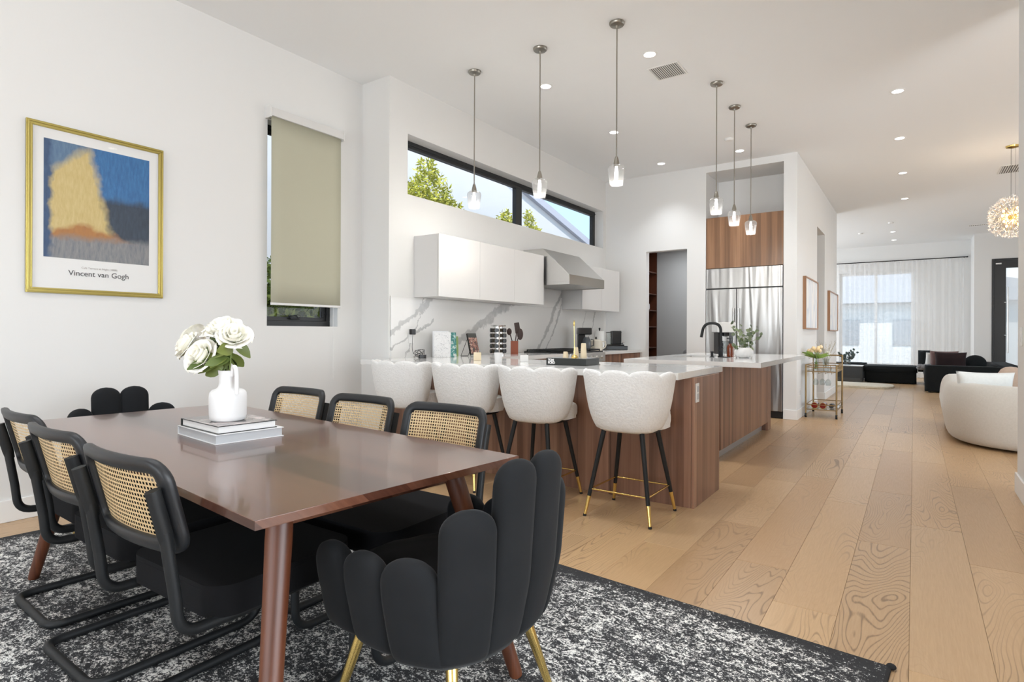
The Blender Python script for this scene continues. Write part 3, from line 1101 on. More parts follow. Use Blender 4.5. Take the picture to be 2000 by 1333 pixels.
# ---- scalloped velvet armchair (faces +y)
def make_armchair(label):
    t = thing('scalloped_armchair', label, 'chair', group='scalloped velvet armchairs at the table ends')
    # (x, y, outward angle deg, width, z top, z bottom)
    P = [(-.070, -.275, -94, .152, .842, .325), (.070, -.275, -86, .152, .842, .325),
         (-.198, -.238, -122, .150, .735, .325), (.198, -.238, -58, .150, .735, .325),
         (-.276, -.128, -162, .156, .612, .328), (.276, -.128, -18, .156, .612, .328),
         (-.292, .010, -181, .152, .605, .340), (.292, .010, 1, .152, .605, .340),
         (-.276, .152, -187, .150, .598, .345), (.276, .152, 7, .150, .598, .345)]
    for (x, y, an, wd, zt, zb) in P:
        a = math.radians(an)
        nrm = Vector((math.cos(a), math.sin(a), 0)); tg = Vector((-nrm.y, nrm.x, 0))
        H = zt - zb
        rings_ = []
        N = 26
        for i in range(N + 1):
            s = 1 - (1 - i / N) ** 1.5
            z = zb + H * s
            # rounded top, gently tapering bottom
            d_top = (zt - z) / (wd * .44)
            k = 1.0 if d_top >= 1 else max(0, 1 - (1 - d_top) ** 2.4) ** .5
            d_bot = (z - zb) / .05
            kb = 1.0 if d_bot >= 1 else .55 + .45 * math.sqrt(max(0, 1 - (1 - d_bot) ** 2))
            low = max(0, 1 - (z - .33) / .20)
            out = -.020 * low ** 1.8 + .030 * max(0, (z - .45)) / .4
            widthk = 1 - .05 * low ** 1.4
            hw = max(wd / 2 * k * widthk * (0.8 + .2 * kb), .004)
            th = max(.034 * (k ** .8) * kb, .004)
            cc_ = Vector((x * (1 - .07 * low ** 1.4), y * (1 - (.07 if y < -.15 else -.02) * low ** 1.4), 0)) + nrm * out
            ring = []
            for q in range(16):
                f = 2 * PI * q / 16
                cf, sf = math.cos(f), math.sin(f)
                cf = math.copysign(abs(cf) ** .75, cf)
                sf = math.copysign(abs(sf) ** .8, sf)
                pt = cc_ + tg * cf * hw + nrm * sf * th
                ring.append((pt.x, pt.y, z))
            rings_.append(ring)
        MB().rings(rings_).build('back_channel' if zt > .7 else 'arm_channel', 'velvet', t, ang=75)
    b = MB()
    seat = []
    for k in range(32):
        a = 2 * PI * k / 32
        r = 1 / ((abs(math.cos(a)) ** 3.2 + abs(math.sin(a)) ** 3.2) ** (1 / 3.2))
        seat.append((.262 * r * math.cos(a), .265 * r * math.sin(a) + .01))
    b.prism(seat, .375, .475, .03, 4)
    b.build('seat', 'seat_velvet', t, ang=60)
    b = MB(); b.prism([(x * .84, y * .84) for x, y in seat], .315, .38, .02, 3)
    b.build('seat_base', 'velvet', t, ang=60)
    for sx_ in (-1, 1):
        for sy in (-1, 1):
            b = MB()
            p0 = Vector((sx_ * .165, sy * .165, .325)); p1 = Vector((sx_ * .245, sy * .245, 0))
            b.tube([p0, p0.lerp(p1, .96)], [.0175, .0100], 14)
            lg = b.build('leg', 'brass', t)
            MB().tube([p0.lerp(p1, .955), p1], [.0115, .0115], 12).build('foot_cap', 'rubber', lg)
    return t


ac = make_armchair('black scalloped velvet armchair at the near right end of the table')
ac.location = (-1.150, 1.315, ZR); ac.rotation_euler = (0, 0, math.radians(90))
dup(ac, (-3.575, 1.475, ZR), math.radians(-95.5), 'black scalloped velvet armchair at the far left end of the table by the wall')

# ---- books on the table
TZ = ZR + .748


def table_book(name, c, rot, w, d, h, cover, label, photo=None):
    t = thing(name, label, 'book', (c[0], c[1], c[2]), rot, 'stacked coffee table books')
    b = MB(); b.b2(-w / 2, w / 2, -d / 2, d / 2, 0, .003, .001); b.b2(-w / 2, w / 2, -d / 2, d / 2, h - .003, h, .001); b.b2(-w / 2, -w / 2 + .004, -d / 2, d / 2, .003, h - .003, .001)
    b.build('cover', cover, t)
    MB().b2(-w / 2 + .006, w / 2 - .006, -d / 2 + .006, d / 2 - .006, .003, h - .003).build('page_block', 'paper' if photo else 'paper_grey', t, smooth=False)
    if photo:
        MB().b2(-w / 2 + .002, w / 2 - .002, -d / 2 + .002, d / 2 - .002, h, h + .0006).build('cover_picture', photo, t, smooth=False)
    return t


ba = math.atan2(1.173 - 1.136, -2.492 + 2.126)   # bottom edge towards the left corner
# near corner, long edge leads left, short edge leads right-back
corner = Vector((-2.128, 1.138))
e1 = Vector((-.366, .037)).normalized()
e2 = Vector((.037, .366)).normalized()
c1 = corner + e1 * .180 + e2 * .135
rb = math.atan2(-e1.y, -e1.x)
table_book('coffee_table_book', (c1.x, c1.y, TZ), rb, .36, .27, .037, 'cover_white', 'thick white coffee table book, lower of the two under the vase')
c2 = corner + e1 * .178 + e2 * .127
bk = table_book('coffee_table_book', (c2.x, c2.y, TZ + .037), rb + .02, .335, .235, .030, 'cover_black', 'grey covered coffee table book, upper of the two with the vase on it', 'cover_photo')

# ---- pitcher vase with white roses
VX, VY, VZ = -2.262, 1.262, TZ + .0678
t = thing('pitcher_vase', 'matte white ceramic pitcher vase on the coffee table books', 'vase', (VX, VY, VZ))
b = MB()
b.lathe([(.001, .0), (.058, .0), (.066, .006), (.0685, .020), (.0695, .055), (.0695, .095), (.067, .112), (.058, .122), (.042, .128), (.035, .136), (.0335, .150), (.034, .180), (.036, .196), (.0375, .200), (.0345, .200), (.031, .185), (.031, .14), (.03, .06), (.001, .055)], seg=36, cap=False)
b.build('body', 'ceramic', t, ang=60)
hd = Vector((R.x * .8 - F.x * .6, R.y * .8 - F.y * .6, 0)).normalized()
pts = [hd * .032 + Vector((0, 0, .178)), hd * .042 + Vector((0, 0, .215)), hd * .060 + Vector((0, 0, .212)), hd * .068 + Vector((0, 0, .175)), hd * .067 + Vector((0, 0, .108))]
MB().tube(fillet(pts, .03, 5), .0085, 12, sx=1.2, sy=.9).build('handle', 'ceramic', t)


def leaf_bm(b, base, d, n, L, w, bend=.25, seg=5):
    d = Vector(d).normalized(); n = Vector(n); n = (n - d * n.dot(d)).normalized(); s = d.cross(n)
    rows = []
    for i in range(seg + 1):
        k = i / seg
        c = Vector(base) + d * L * k - n * bend * L * k * k
        hw = w / 2 * math.sin(PI * min(1, k * .93 + .05)) ** .8
        rows.append([c - s * hw + n * hw * .25, c, c + s * hw + n * hw * .25])
    rv = [[b.bm.verts.new(p) for p in r] for r in rows]
    for i in range(seg):
        for j in range(2):
            b.face([rv[i][j], rv[i][j + 1], rv[i + 1][j + 1], rv[i + 1][j]])
    return b


def blossom(b, c, ax, r, rs):
    """open garden rose: nested cupped petals spiralling out"""
    rnd = random.Random(rs)
    ax = Vector(ax).normalized()
    u = ax.orthogonal().normalized(); w = ax.cross(u)
    c = Vector(c)
    layers = [(3, .28, 1.02, .10), (4, .50, 1.0, .22), (5, .74, .92, .42), (6, .96, .76, .78), (6, 1.08, .55, 1.15)]
    for li, (n, rad, hgt, flare) in enumerate(layers):
        for k in range(n):
            a0 = 2 * PI * (k + .37 * li) / n + rnd.uniform(-.15, .15)
            span = 2 * PI / n * 1.45
            rr = r * rad * rnd.uniform(.93, 1.06); hh = r * hgt * rnd.uniform(.92, 1.06)

            def fn(s, t_, a0=a0, span=span, rr=rr, hh=hh, flare=flare):
                ang = a0 + (s - .5) * span * (1 - .25 * (1 - t_))
                prof = math.sin(min(1, t_ * 1.15) * PI / 2)
                edge = 1 - .22 * (2 * s - 1) ** 4
                rad_ = rr * (.12 + .88 * prof) + flare * r * .32 * t_ ** 4
                h_ = -r * .55 + (hh + r * .45) * t_ * edge - flare * r * .28 * t_ ** 5
                return c + (u * math.cos(ang) + w * math.sin(ang)) * rad_ + ax * h_
            b.grid(fn, 6, 6)


roses = [  # px-matched positions (x, y, z), radius, tilt
    ((-2.640, 1.300, 1.178), .042, (-.8, -.3, .35), 'white rose on the far left of the bouquet, turned left'),
    ((-2.520, 1.225, 1.150), .043, (-.25, -.75, .5), 'white rose at left centre of the bouquet, half open'),
    ((-2.345, 1.205, 1.110), .048, (.2, -.85, .45), 'large white rose lowest in the middle, facing the camera'),
    ((-2.410, 1.300, 1.215), .045, (-.1, -.4, .9), 'white rose at the top left of the bouquet cluster'),
    ((-2.315, 1.280, 1.222), .046, (.1, -.5, .9), 'white rose at the top centre of the bouquet'),
    ((-2.225, 1.285, 1.190), .044, (.6, -.4, .7), 'white rose at the right edge of the bouquet'),
    ((-2.360, 1.360, 1.205), .044, (0, .4, .9), 'white rose at the back of the bouquet, partly hidden')]
mouth = Vector((VX, VY, VZ + .19))
rl = random.Random(3)
cc0 = Vector((-2.345, 1.262, 1.2))
for i, (p, r, ax, lb) in enumerate(roses):
    p = Vector(p)
    # gather the cluster around the vase so the bouquet reads as one
    p = Vector((-2.425 + (p.x + 2.425) * .84, p.y, p.z - .028))
    ax = Vector(ax).normalized()
    t = thing('white_rose', lb, 'flower', tuple(mouth), 0, 'white roses in the pitcher vase')
    q = p - mouth
    b = MB(); blossom(b, q, ax, r * 1.12, i + 5)
    b.build('blossom', 'rose', t, ang=180, recalc=False)
    foot = Vector((rl.uniform(-.012, .012), rl.uniform(-.012, .012), -.10))
    pts = fillet([foot, Vector((q.x * .12, q.y * .12, .0)), q * .55 + Vector((0, 0, .01)), q - ax * r * .6], .05, 5)
    b = MB(); b.tube(pts, .0026, 6); b.sphere(q - ax * r * .5, r * .22, 8)
    for k in range(5):
        a = 2 * PI * k / 5
        u = ax.orthogonal().normalized(); w = ax.cross(u)
        d = (u * math.cos(a) + w * math.sin(a))
        leaf_bm(b, q - ax * r * .55, d + ax * .3, ax, r * .75, .008, -.2, 3)
    b.build('stem', 'stem', t, ang=180)
    for k in range(6):
        s = .20 + .11 * k
        base = q * s * .9 + Vector((0, 0, .015))
        d = Vector((q.x * 1.0 + rl.uniform(-.14, .14), q.y * 1.0 + rl.uniform(-.14, .06) - .03, rl.uniform(-.09, .01)))
        b = MB(); leaf_bm(b, base, d, -F + Vector((rl.uniform(-.5, .5), rl.uniform(-.5, .5), rl.uniform(-.1, .7))), rl.uniform(.070, .100), rl.uniform(.040, .056), rl.uniform(.1, .5))
        b.build('leaf', 'rose_leaf', t, ang=180, recalc=False)

# ---- framed poster on the dining wall
t = thing('framed_poster', 'gold framed poster with a blue and ochre print on the dining wall', 'picture', (-4.608, 1.25, 1.43))
FW_, FH = .812, 1.10
b = MB()
for off, dep, wd in ((0, .018, .034), (.006, .026, .010), (.022, .024, .009)):
    for (y0, y1, z0, z1) in ((off, FW_ - off, off, off + wd), (off, FW_ - off, FH - off - wd, FH - off), (off, off + wd, off + wd, FH - off - wd), (FW_ - off - wd, FW_ - off, off + wd, FH - off - wd)):
        b.b2(0, dep, y0, y1, z0, z1, .0025)
b.build('frame', 'gold_frame', t)
MB().b2(.002, .008, .03, FW_ - .03, .03, FH - .03).build('poster_sheet', 'trim', t, smooth=False)
pr = MB().b2(0, .001, 0, .625, 0, .765).build('printed_image', 'print', t, smooth=False)
pr.location = (.0085, .092, .235)
RX = Matrix(((0, 0, 1, 0), (1, 0, 0, 0), (0, 1, 0, 0), (0, 0, 0, 1)))   # text x -> world y, text y -> world z
text_obj('Vincent van Gogh', .050, 'ink', t, Matrix.Translation((.0095, FW_ / 2 + .0, .125)) @ RX, align='CENTER')
text_obj('Café Terrace at Night (1888)', .018, 'ink_light', t, Matrix.Translation((.0095, FW_ / 2 + .0, .175)) @ RX, align='CENTER')
MB().b2(.0125, .0135, .03, FW_ - .03, .03, FH - .03).build('glazing', 'picture_glass', t, smooth=False)

# ---- roller shade
t = thing('roller_shade', 'olive grey roller shade lowered over the dining window', 'window shade', (-4.61, 2.90, 1.43))
b = MB()
b.prism([(0, 0), (.085, 0), (.085, .035), (.075, .075), (.0, .082)], 0, .765, .003, mat=Matrix.Translation((0, 0, 1.615)) @ Matrix(((1, 0, 0, 0), (0, 0, 1, 0), (0, 1, 0, 0), (0, 0, 0, 1))))
b.b2(0, .09, -.012, .002, 1.60, 1.70, .003); b.b2(0, .09, .763, .775, 1.60, 1.70, .003)
b.build('cassette', 'white_gloss', t)


def shade_fn(u, v):
    return (.062 + .003 * math.sin(v * 3) , .012 + .735 * u, 1.62 * v)


b = MB(); b.grid(shade_fn, 8, 8)
o = b.build('shade_cloth', 'shade', t, ang=180)
sm = o.modifiers.new('thick', 'SOLIDIFY'); sm.thickness = .001
MB().b2(.055, .069, .010, .749, -.012, .010, .004).build('bottom_bar', 'white_gloss', t)
MB().tube([(.05, .745, 1.60), (.035, .700, .4), (.030, .690, -.20), (.030, .690, -.68)], .0016, 6).build('pull_cord', 'white_plastic', t)
MB().sphere((.030, .690, -.69), (.005, .005, .012)).build('cord_weight', 'white_plastic', t)

# ================================================================== KITCHEN
def cabinet_front(b, x0, x1, y0, y1, z0, z1):
    b.b2(x0, x1, y0, y1, z0, z1, .0015)


# ---- peninsula
t = thing('kitchen_peninsula', 'walnut panelled peninsula base behind the white bar stools', 'cabinet', (-4.22, 3.91, 0))
MB().b2(.0, 2.985, .02, .61, 0, .884).build('carcass', 'walnut', t, smooth=False)
w = 2.985 / 5
for i in range(5):
    MB().b2(i * w + .001, (i + 1) * w - .001, 0, .0195, 0, .884, .001).build('panel', 'walnut', t)
MB().b2(2.986, 3.005, 0, .61, 0, .884, .001).build('end_panel', 'walnut', t)
b = MB(); b.b2(3.005, 3.011, .02, .09, .715, .845, .003); b.build('outlet_plate', 'white_plastic', t, label='pale outlet plate on the end panel')
b = MB(); b.b2(3.011, 3.013, .035, .075, .735, .775, .001); b.b2(3.011, 3.013, .035, .075, .785, .825, .001); b.build('outlet_socket', 'grey_metal', t)

# continuous L shaped worktop
b = MB()
b.prism([(-4.245, 3.64), (-1.235, 3.64), (-1.235, 4.68), (-3.57, 4.68), (-3.57, 6.33), (-4.205, 6.33), (-4.205, 3.963), (-4.245, 3.963)], .885, .930, .002)
o = b.build('peninsula_countertop', 'quartz', ang=25)
tag(o, 'glossy white stone worktop of the peninsula, running back along the kitchen wall', 'countertop')
# wall base cabinets
t = thing('base_cabinet', 'walnut base cabinet under the wall counter, left of the range', 'cabinet', (-4.205, 4.70, 0))
MB().b2(0, .58, 0, 1.63, .10, .884).build('carcass', 'walnut', t, smooth=False)
MB().b2(0, .52, 0, 1.63, 0, .10).build('toe_kick', 'grey_metal', t, smooth=False)
for i in range(3):
    d = MB().b2(.581, .60, i * .543 + .002, (i + 1) * .543 - .002, .102, .882, .001).build('door', 'walnut', t)
t = thing('base_cabinet', 'walnut base cabinet with drawers under the wall counter, right of the range', 'cabinet', (-4.205, 7.335, 0))
MB().b2(0, .58, 0, 1.455, .10, .884).build('carcass', 'walnut', t, smooth=False)
MB().b2(0, .52, 0, 1.455, 0, .10).build('toe_kick', 'grey_metal', t, smooth=False)
for i in range(2):
    for (z0, z1) in ((.102, .40), (.404, .70), (.704, .882)):
        MB().b2(.581, .60, i * .7275 + .002, (i + 1) * .7275 - .002, z0, z1, .001).build('drawer', 'walnut', t)
o = MB().b2(-4.205, -3.57, 7.33, 8.795, .885, .930, .002).build('wall_countertop', 'quartz')
tag(o, 'white stone worktop right of the range with the coffee machines on it', 'countertop')
# backsplash
t = thing('marble_backsplash', 'white marble backsplash slab with grey diagonal veins', 'backsplash', (-4.22, 3.985, .93))
MB().b2(0, .014, 0, 4.812, 0, .614).build('slab', 'marble', t, smooth=False)
MB().b2(0, .014, 2.345, 3.340, .615, .868).build('slab', 'marble', t, smooth=False)
# upper cabinets
def upper(lbl, y0, y1, z0, z1, n):
    t = thing('wall_cabinet', lbl, 'cabinet', (-4.205, y0, z0))
    W_ = y1 - y0
    MB().b2(-.014, .307, 0, W_, 0, z1 - z0, .001).build('carcass', 'white_gloss', t)
    for i in range(n):
        MB().b2(.3085, .327, i * W_ / n + .0012, (i + 1) * W_ / n - .0012, .0, z1 - z0, .0012).build('door', 'white_gloss', t)


upper('long glossy white handleless wall cabinet left of the hood', 4.31, 6.297, 1.546, 2.172, 3)
upper('short glossy white wall cabinet right of the hood', 7.340, 8.60, 1.530, 2.172, 2)
# hood
t = thing('range_hood', 'slanted stainless steel range hood between the white wall cabinets', 'range hood', (-4.205, 6.334, 1.80))
XZ = Matrix(((1, 0, 0, 0), (0, 0, 1, 0), (0, 1, 0, 0), (0, 0, 0, 1)))
MB().prism([(-.014, .03), (.672, .03), (.672, .12), (.285, .472), (-.014, .472)], 0, .986, .002, mat=XZ).build('canopy', 'steel_satin', t, ang=20)
MB().b2(.672, .678, 0, .986, .0, .122, .002).build('front_lip', 'steel_lip', t)
b = MB(); b.b2(0, .672, 0, .012, 0, .03); b.b2(0, .672, .974, .986, 0, .03); b.b2(.655, .672, .012, .974, 0, .03); b.b2(0, .02, .012, .974, 0, .03)
b.build('rim', 'steel_satin', t, smooth=False)
for k in range(2):
    b = MB()
    for i in range(11):
        b.b2(.03, .64, .03 + k * .475 + i * .042, .055 + k * .475 + i * .042, .008, .022, .002)
    b.build('baffle_filter', 'steel_satin', t)
# range
t = thing('gas_range', 'stainless steel gas range with black grates under the hood', 'range', (-4.205, 6.337, 0))
MB().b2(0, .64, 0, .986, .08, .915, .003).build('body', 'steel_satin', t)
MB().b2(0, .66, 0, .986, .915, .945, .003).build('cooktop', 'black_plastic', t)
MB().b2(.64, .70, 0, .986, .80, .928, .01).build('control_panel', 'steel_satin', t)
MB().b2(.64, .665, .02, .966, .12, .78, .003).build('oven_door', 'steel_satin', t)
b = MB(); b.cyl((.70, .06, .72), (.70, .926, .72), .011); b.cyl((.665, .10, .72), (.70, .10, .72), .009); b.cyl((.665, .886, .72), (.70, .886, .72), .009)
b.build('oven_handle', 'steel_satin', t)
MB().b2(.02, .60, .02, .966, 0, .08).build('plinth', 'black_plastic', t, smooth=False)
for k in range(3):
    b = MB(); y0 = .02 + k * .318
    for i in range(5):
        b.b2(.03, .63, y0 + i * .0725, y0 + .012 + i * .0725, .955, .972, .003)
    for x in (.03, .22, .42, .618):
        b.b2(x, x + .012, y0, y0 + .302, .955, .970, .003)
    for x in (.03, .618):
        for yy_ in (y0, y0 + .29):
            b.b2(x, x + .012, yy_, yy_ + .012, .945, .955)
    b.build('grate', 'black_metal', t)
for k in range(6):
    MB().cyl((.70, .12 + k * .15, .865), (.725, .12 + k * .15, .865), .022, .019).build('knob', 'steel_satin', t)

# ---- island
t = thing('kitchen_island', 'walnut kitchen island base with a recessed toe kick, standing behind the peninsula', 'cabinet', (-2.30, 5.50, 0))
MB().b2(0, .81, .02, 2.10, .105, .884).build('carcass', 'walnut', t, smooth=False)
for i, (y0, y1) in enumerate(((0.02, .55), (.55, 1.08), (1.08, 1.61), (1.61, 2.12))):
    MB().b2(.811, .830, y0 + .0015, y1 - .0015, .102, .884, .001).build('panel', 'walnut', t)
for i in range(2):
    MB().b2(i * .415 + .001, (i + 1) * .415 - .001, 0, .0195, .102, .884, .001).build('panel', 'walnut', t)
MB().b2(.05, .765, .05, 2.10, 0, .104).build('toe_kick', 'grey_metal', t, smooth=False)
MB().b2(.0, .830, 2.122, 2.30, 0, .884, .001).build('end_gable', 'walnut', t)
b = MB()
SKX0, SKX1, SKY0, SKY1 = -2.20, -1.86, 6.25, 6.95
b.b2(-2.386, SKX0, 5.40, 7.85, .885, .930); b.b2(SKX1, -1.10, 5.40, 7.85, .885, .930)
b.b2(SKX0, SKX1, 5.40, SKY0, .885, .930); b.b2(SKX0, SKX1, SKY1, 7.85, .885, .930)
o = b.build('island_countertop', 'quartz', smooth=False)
tag(o, 'white stone island worktop with the sink cut-out and black faucet', 'countertop')
b = MB()
b.b2(SKX0, SKX0 + .004, SKY0, SKY1, .889, .925); b.b2(SKX1 - .004, SKX1, SKY0, SKY1, .889, .925)
b.b2(SKX0 + .004, SKX1 - .004, SKY0, SKY0 + .004, .889, .925); b.b2(SKX0 + .004, SKX1 - .004, SKY1 - .004, SKY1, .889, .925)
b.b2(SKX0, SKX1, SKY0, SKY1, .8855, .889)
tag(b.build('kitchen_sink', 'steel_satin', smooth=False), 'undermount steel sink in the island worktop', 'sink')

# faucet
t = thing('kitchen_faucet', 'matte black gooseneck faucet on the island worktop', 'faucet', (-1.735, 6.50, .93))
b = MB(); b.lathe([(.030, 0), (.030, .008), (.024, .012), (.024, .11), (.020, .12), (.016, .125)], seg=20)
b.build('base', 'black_metal', t)
MB().tube(fillet([(0, 0, .11), (0, 0, .37), (-.18, 0, .37), (-.212, 0, .215)], [0, .16, .14, 0], 10), [.0155] * 24, 12).build('spout', 'black_metal', t)
b = MB(); b.cyl((0, -.02, .075), (0, -.06, .075), .014); b.cyl((0, -.055, .075), (.05, -.10, .10), .006); b.build('lever', 'black_metal', t)
tag(MB().lathe([(.026, 0), (.026, .004), (.014, .01), (.014, .05), (.018, .052), (.018, .062), (.001, .064)], seg=18).build('sink_button', 'black_metal', loc=(-1.80, 6.40, .93)), 'small black knob-shaped sink button left of the faucet', 'sink button')
tag(MB().b2(-.06, .03, -.04, .04, 0, .006, .002).build('soap_dish', 'black_plastic', loc=(-1.655, 6.42, .93)), 'flat black dish at the foot of the faucet', 'dish')

# white coffee maker behind the faucet
t = thing('coffee_maker', 'white topped drip coffee maker with black column behind the island faucet', 'coffee maker', (-1.80, 6.86, .93), YAW)
MB().b2(-.11, .11, -.08, .10, 0, .022, .006).build('base', 'white_plastic', t)
MB().b2(-.085, -.045, -.06, .08, .022, .27, .006).build('column', 'black_plastic', t)
MB().b2(.09, .105, -.06, .08, .022, .27, .004).build('support', 'chrome', t)
MB().b2(-.105, .11, -.085, .10, .27, .385, .01).build('reservoir', 'white_plastic', t)
MB().lathe([(.045, .27), (.04, .23), (.02, .222), (.001, .22)], (.02, 0, 0)).build('filter_basket', 'black_plastic', t)
b = MB(); b.lathe([(.001, .024), (.05, .024), (.058, .05), (.055, .12), (.036, .16), (.038, .175), (.034, .175), (.033, .16), (.052, .12), (.055, .05), (.001, .03)], (.02, 0, 0))
b.build('carafe', 'tumbler', t)
# bottles
t = thing('soap_bottle', 'amber glass pump bottle with black top on the island', 'bottle', (-1.665, 6.62, .93))
MB().lathe([(.001, 0), (.034, 0), (.037, .006), (.037, .10), (.033, .12), (.016, .138), (.015, .15), (.001, .15)]).build('body', 'amber', t)
b = MB(); b.cyl((0, 0, .148), (0, 0, .172), .018); b.cyl((0, 0, .17), (0, 0, .20), .005); b.box((-.012, 0, .204), (.05, .016, .012), .003); b.build('pump', 'black_plastic', t)
t = thing('soap_dispenser', 'clear glass soap dispenser between faucet and amber bottle', 'bottle', (-1.745, 6.60, .93))
MB().lathe([(.001, 0), (.026, 0), (.028, .006), (.028, .10), (.022, .12), (.001, .122)]).build('body', 'tumbler', t)
b = MB(); b.cyl((0, 0, .12), (0, 0, .15), .012); b.cyl((0, 0, .15), (0, 0, .165), .004); b.box((-.01, 0, .168), (.04, .012, .008), .002); b.build('pump', 'black_plastic', t)

# eucalyptus in a white bowl vase
t = thing('eucalyptus_vase', 'low white scalloped ceramic vase holding the eucalyptus sprigs on the island', 'vase', (-1.475, 6.42, .93))
b = MB()
rr = []
for r, z in [(.001, 0), (.045, 0), (.078, .018), (.094, .05), (.090, .080), (.070, .102), (.050, .110), (.044, .106), (.06, .09), (.04, .03), (.001, .02)]:
    rr.append([(r * (1 + .03 * math.cos(9 * a)) * math.cos(a), r * (1 + .03 * math.cos(9 * a)) * math.sin(a), z) for a in [2 * PI * k / 54 for k in range(54)]])
b.rings(rr, False, False).build('body', 'ceramic', t, ang=70)
re_ = random.Random(11)
ends = [(-.13, .02, .26), (-.07, -.03, .20), (-.02, .03, .24), (.02, -.02, .17), (.08, .0, .25), (.13, .01, .21), (.17, -.01, .14), (-.12, -.04, .04), (.0, -.05, .10)]
t = thing('eucalyptus_bunch', 'grey green eucalyptus sprigs with round leaves in the white bowl vase', 'plant', (-1.475, 6.42, 1.00))
for e in ends:
    ew = R * e[0] + F * e[1] + Vector((0, 0, e[2]))
    pts = fillet([Vector((re_.uniform(-.012, .012), re_.uniform(-.012, .012), -.05)), ew * .4 + Vector((0, 0, .05)), ew], .1, 6)
    MB().tube(pts, .0022, 6).build('stem', 'stem', t)
    for k in range(7):
        p = pts[min(len(pts) - 1, 2 + k)] if k < 6 else pts[-1]
        p = Vector((0, 0, -.05)).lerp(ew, .35 + .11 * k) + Vector((0, 0, .02))
        d = Vector((re_.uniform(-1, 1), re_.uniform(-1, 1), re_.uniform(-.4, .9)))
        b = MB(); leaf_bm(b, p, d, -F + Vector((re_.uniform(-.6, .6), re_.uniform(-.6, .6), .3)), re_.uniform(.034, .050), re_.uniform(.030, .042), .2, 5)
        b.build('leaf', 'euca', t, ang=180, recalc=False)

# ---- refrigerator and tall cabinet
t = thing('refrigerator', 'built-in stainless steel french door refrigerator in the wall niche', 'refrigerator', (-2.566, 8.80, 0))
FWD = 1.058
MB().b2(0, FWD, .04, .66, .0, 2.15, .002).build('body', 'black_plastic', t)
MB().b2(.002, FWD - .002, -.006, .038, 1.858, 2.15, .004).build('top_grille', 'steel', t)
MB().b2(.002, .434, -.006, .038, .10, 1.842, .004).build('door', 'steel', t)
MB().b2(.442, FWD - .002, -.006, .038, .10, 1.842, .004).build('door', 'steel', t)
MB().b2(.004, FWD - .004, .0, .038, .01, .094, .003).build('toe_grille', 'black_plastic', t)
for x in (.405, .475):
    b = MB(); b.cyl((x, -.062, .45), (x, -.062, 1.56), .0125); b.cyl((x, -.006, .55), (x, -.062, .55), .009); b.cyl((x, -.006, 1.50), (x, -.062, 1.50), .009)
    b.build('door_handle', 'steel_satin', t)
MB().b2(.93, 1.02, -.008, -.006, 1.88, 1.888).build('badge', 'chrome', t, smooth=False)
t = thing('tall_wall_cabinet', 'walnut cabinet above the refrigerator', 'cabinet', (-2.570, 8.80, 2.157))
MB().b2(.0, 1.068, .02, .66, 0, .755).build('carcass', 'walnut_up', t, smooth=False)
MB().b2(.004, .5335, -.002, .0195, .0, .755, .001).build('door', 'walnut_up', t)
MB().b2(.5345, 1.064, -.002, .0195, .0, .755, .001).build('door', 'walnut_up', t)

# pantry shelving
t = thing('pantry_shelving', 'tall dark walnut shelf unit inside the pantry doorway', 'shelf', (-4.21, 8.98, 0))
MB().b2(0, .015, 0, 1.46, 0, 2.70).build('back_panel', 'walnut_dark', t, smooth=False)
MB().b2(.015, .26, 1.44, 1.46, 0, 2.70).build('side_panel', 'walnut_dark', t, smooth=False)
MB().b2(.015, .26, 0, .02, 0, 2.70).build('side_panel', 'walnut_dark', t, smooth=False)
for z in (.08, .60, .92, 1.30, 1.60, 1.90, 2.30, 2.68):
    MB().b2(.015, .262, .02, 1.44, z, z + .02).build('shelf_board', 'walnut_dark', t, smooth=False)
tag(MB().lathe([(.001, 0), (.04, 0), (.05, .03), (.05, .09), (.045, .11), (.001, .115)]).build('pantry_jar', 'ceramic', loc=(-4.03, 10.15, 1.62)), 'white jar on a pantry shelf seen through the doorway', 'jar')
l = bpy.data.lights.new('added_pantry_fill', 'AREA'); l.shape = 'DISK'; l.size = .12; l.energy = 9; l.color = (.95, .97, 1)  # unseen lamp, added to lift the dark pantry interior
pt = thing('recessed_downlight', 'recessed light added out of sight in the pantry ceiling behind the doorway, to brighten it', 'ceiling light', (-3.2, 9.7, 2.75))
MB().lathe([(.052, -.0005), (.068, -.0005), (.068, -.004), (.056, -.006), (.052, -.004)], seg=28, cap=False).build('trim_ring', 'trim', pt)
o = bpy.data.objects.new('added_pantry_fill', l); COL.objects.link(o); o.parent = pt; o.location = (0, 0, -.012)
t = thing('pantry_bin', 'grey rounded bin standing in the pantry doorway above the island top', 'bin', (-2.95, 9.45, 0))
MB().lathe([(.001, 0), (.15, 0), (.16, .02), (.17, .84), (.17, .86)]).build('body', 'grey_metal', t)
MB().lathe([(.17, .86), (.16, .90), (.12, .94), (.06, .96), (.001, .965)]).build('lid', 'grey_metal', t)

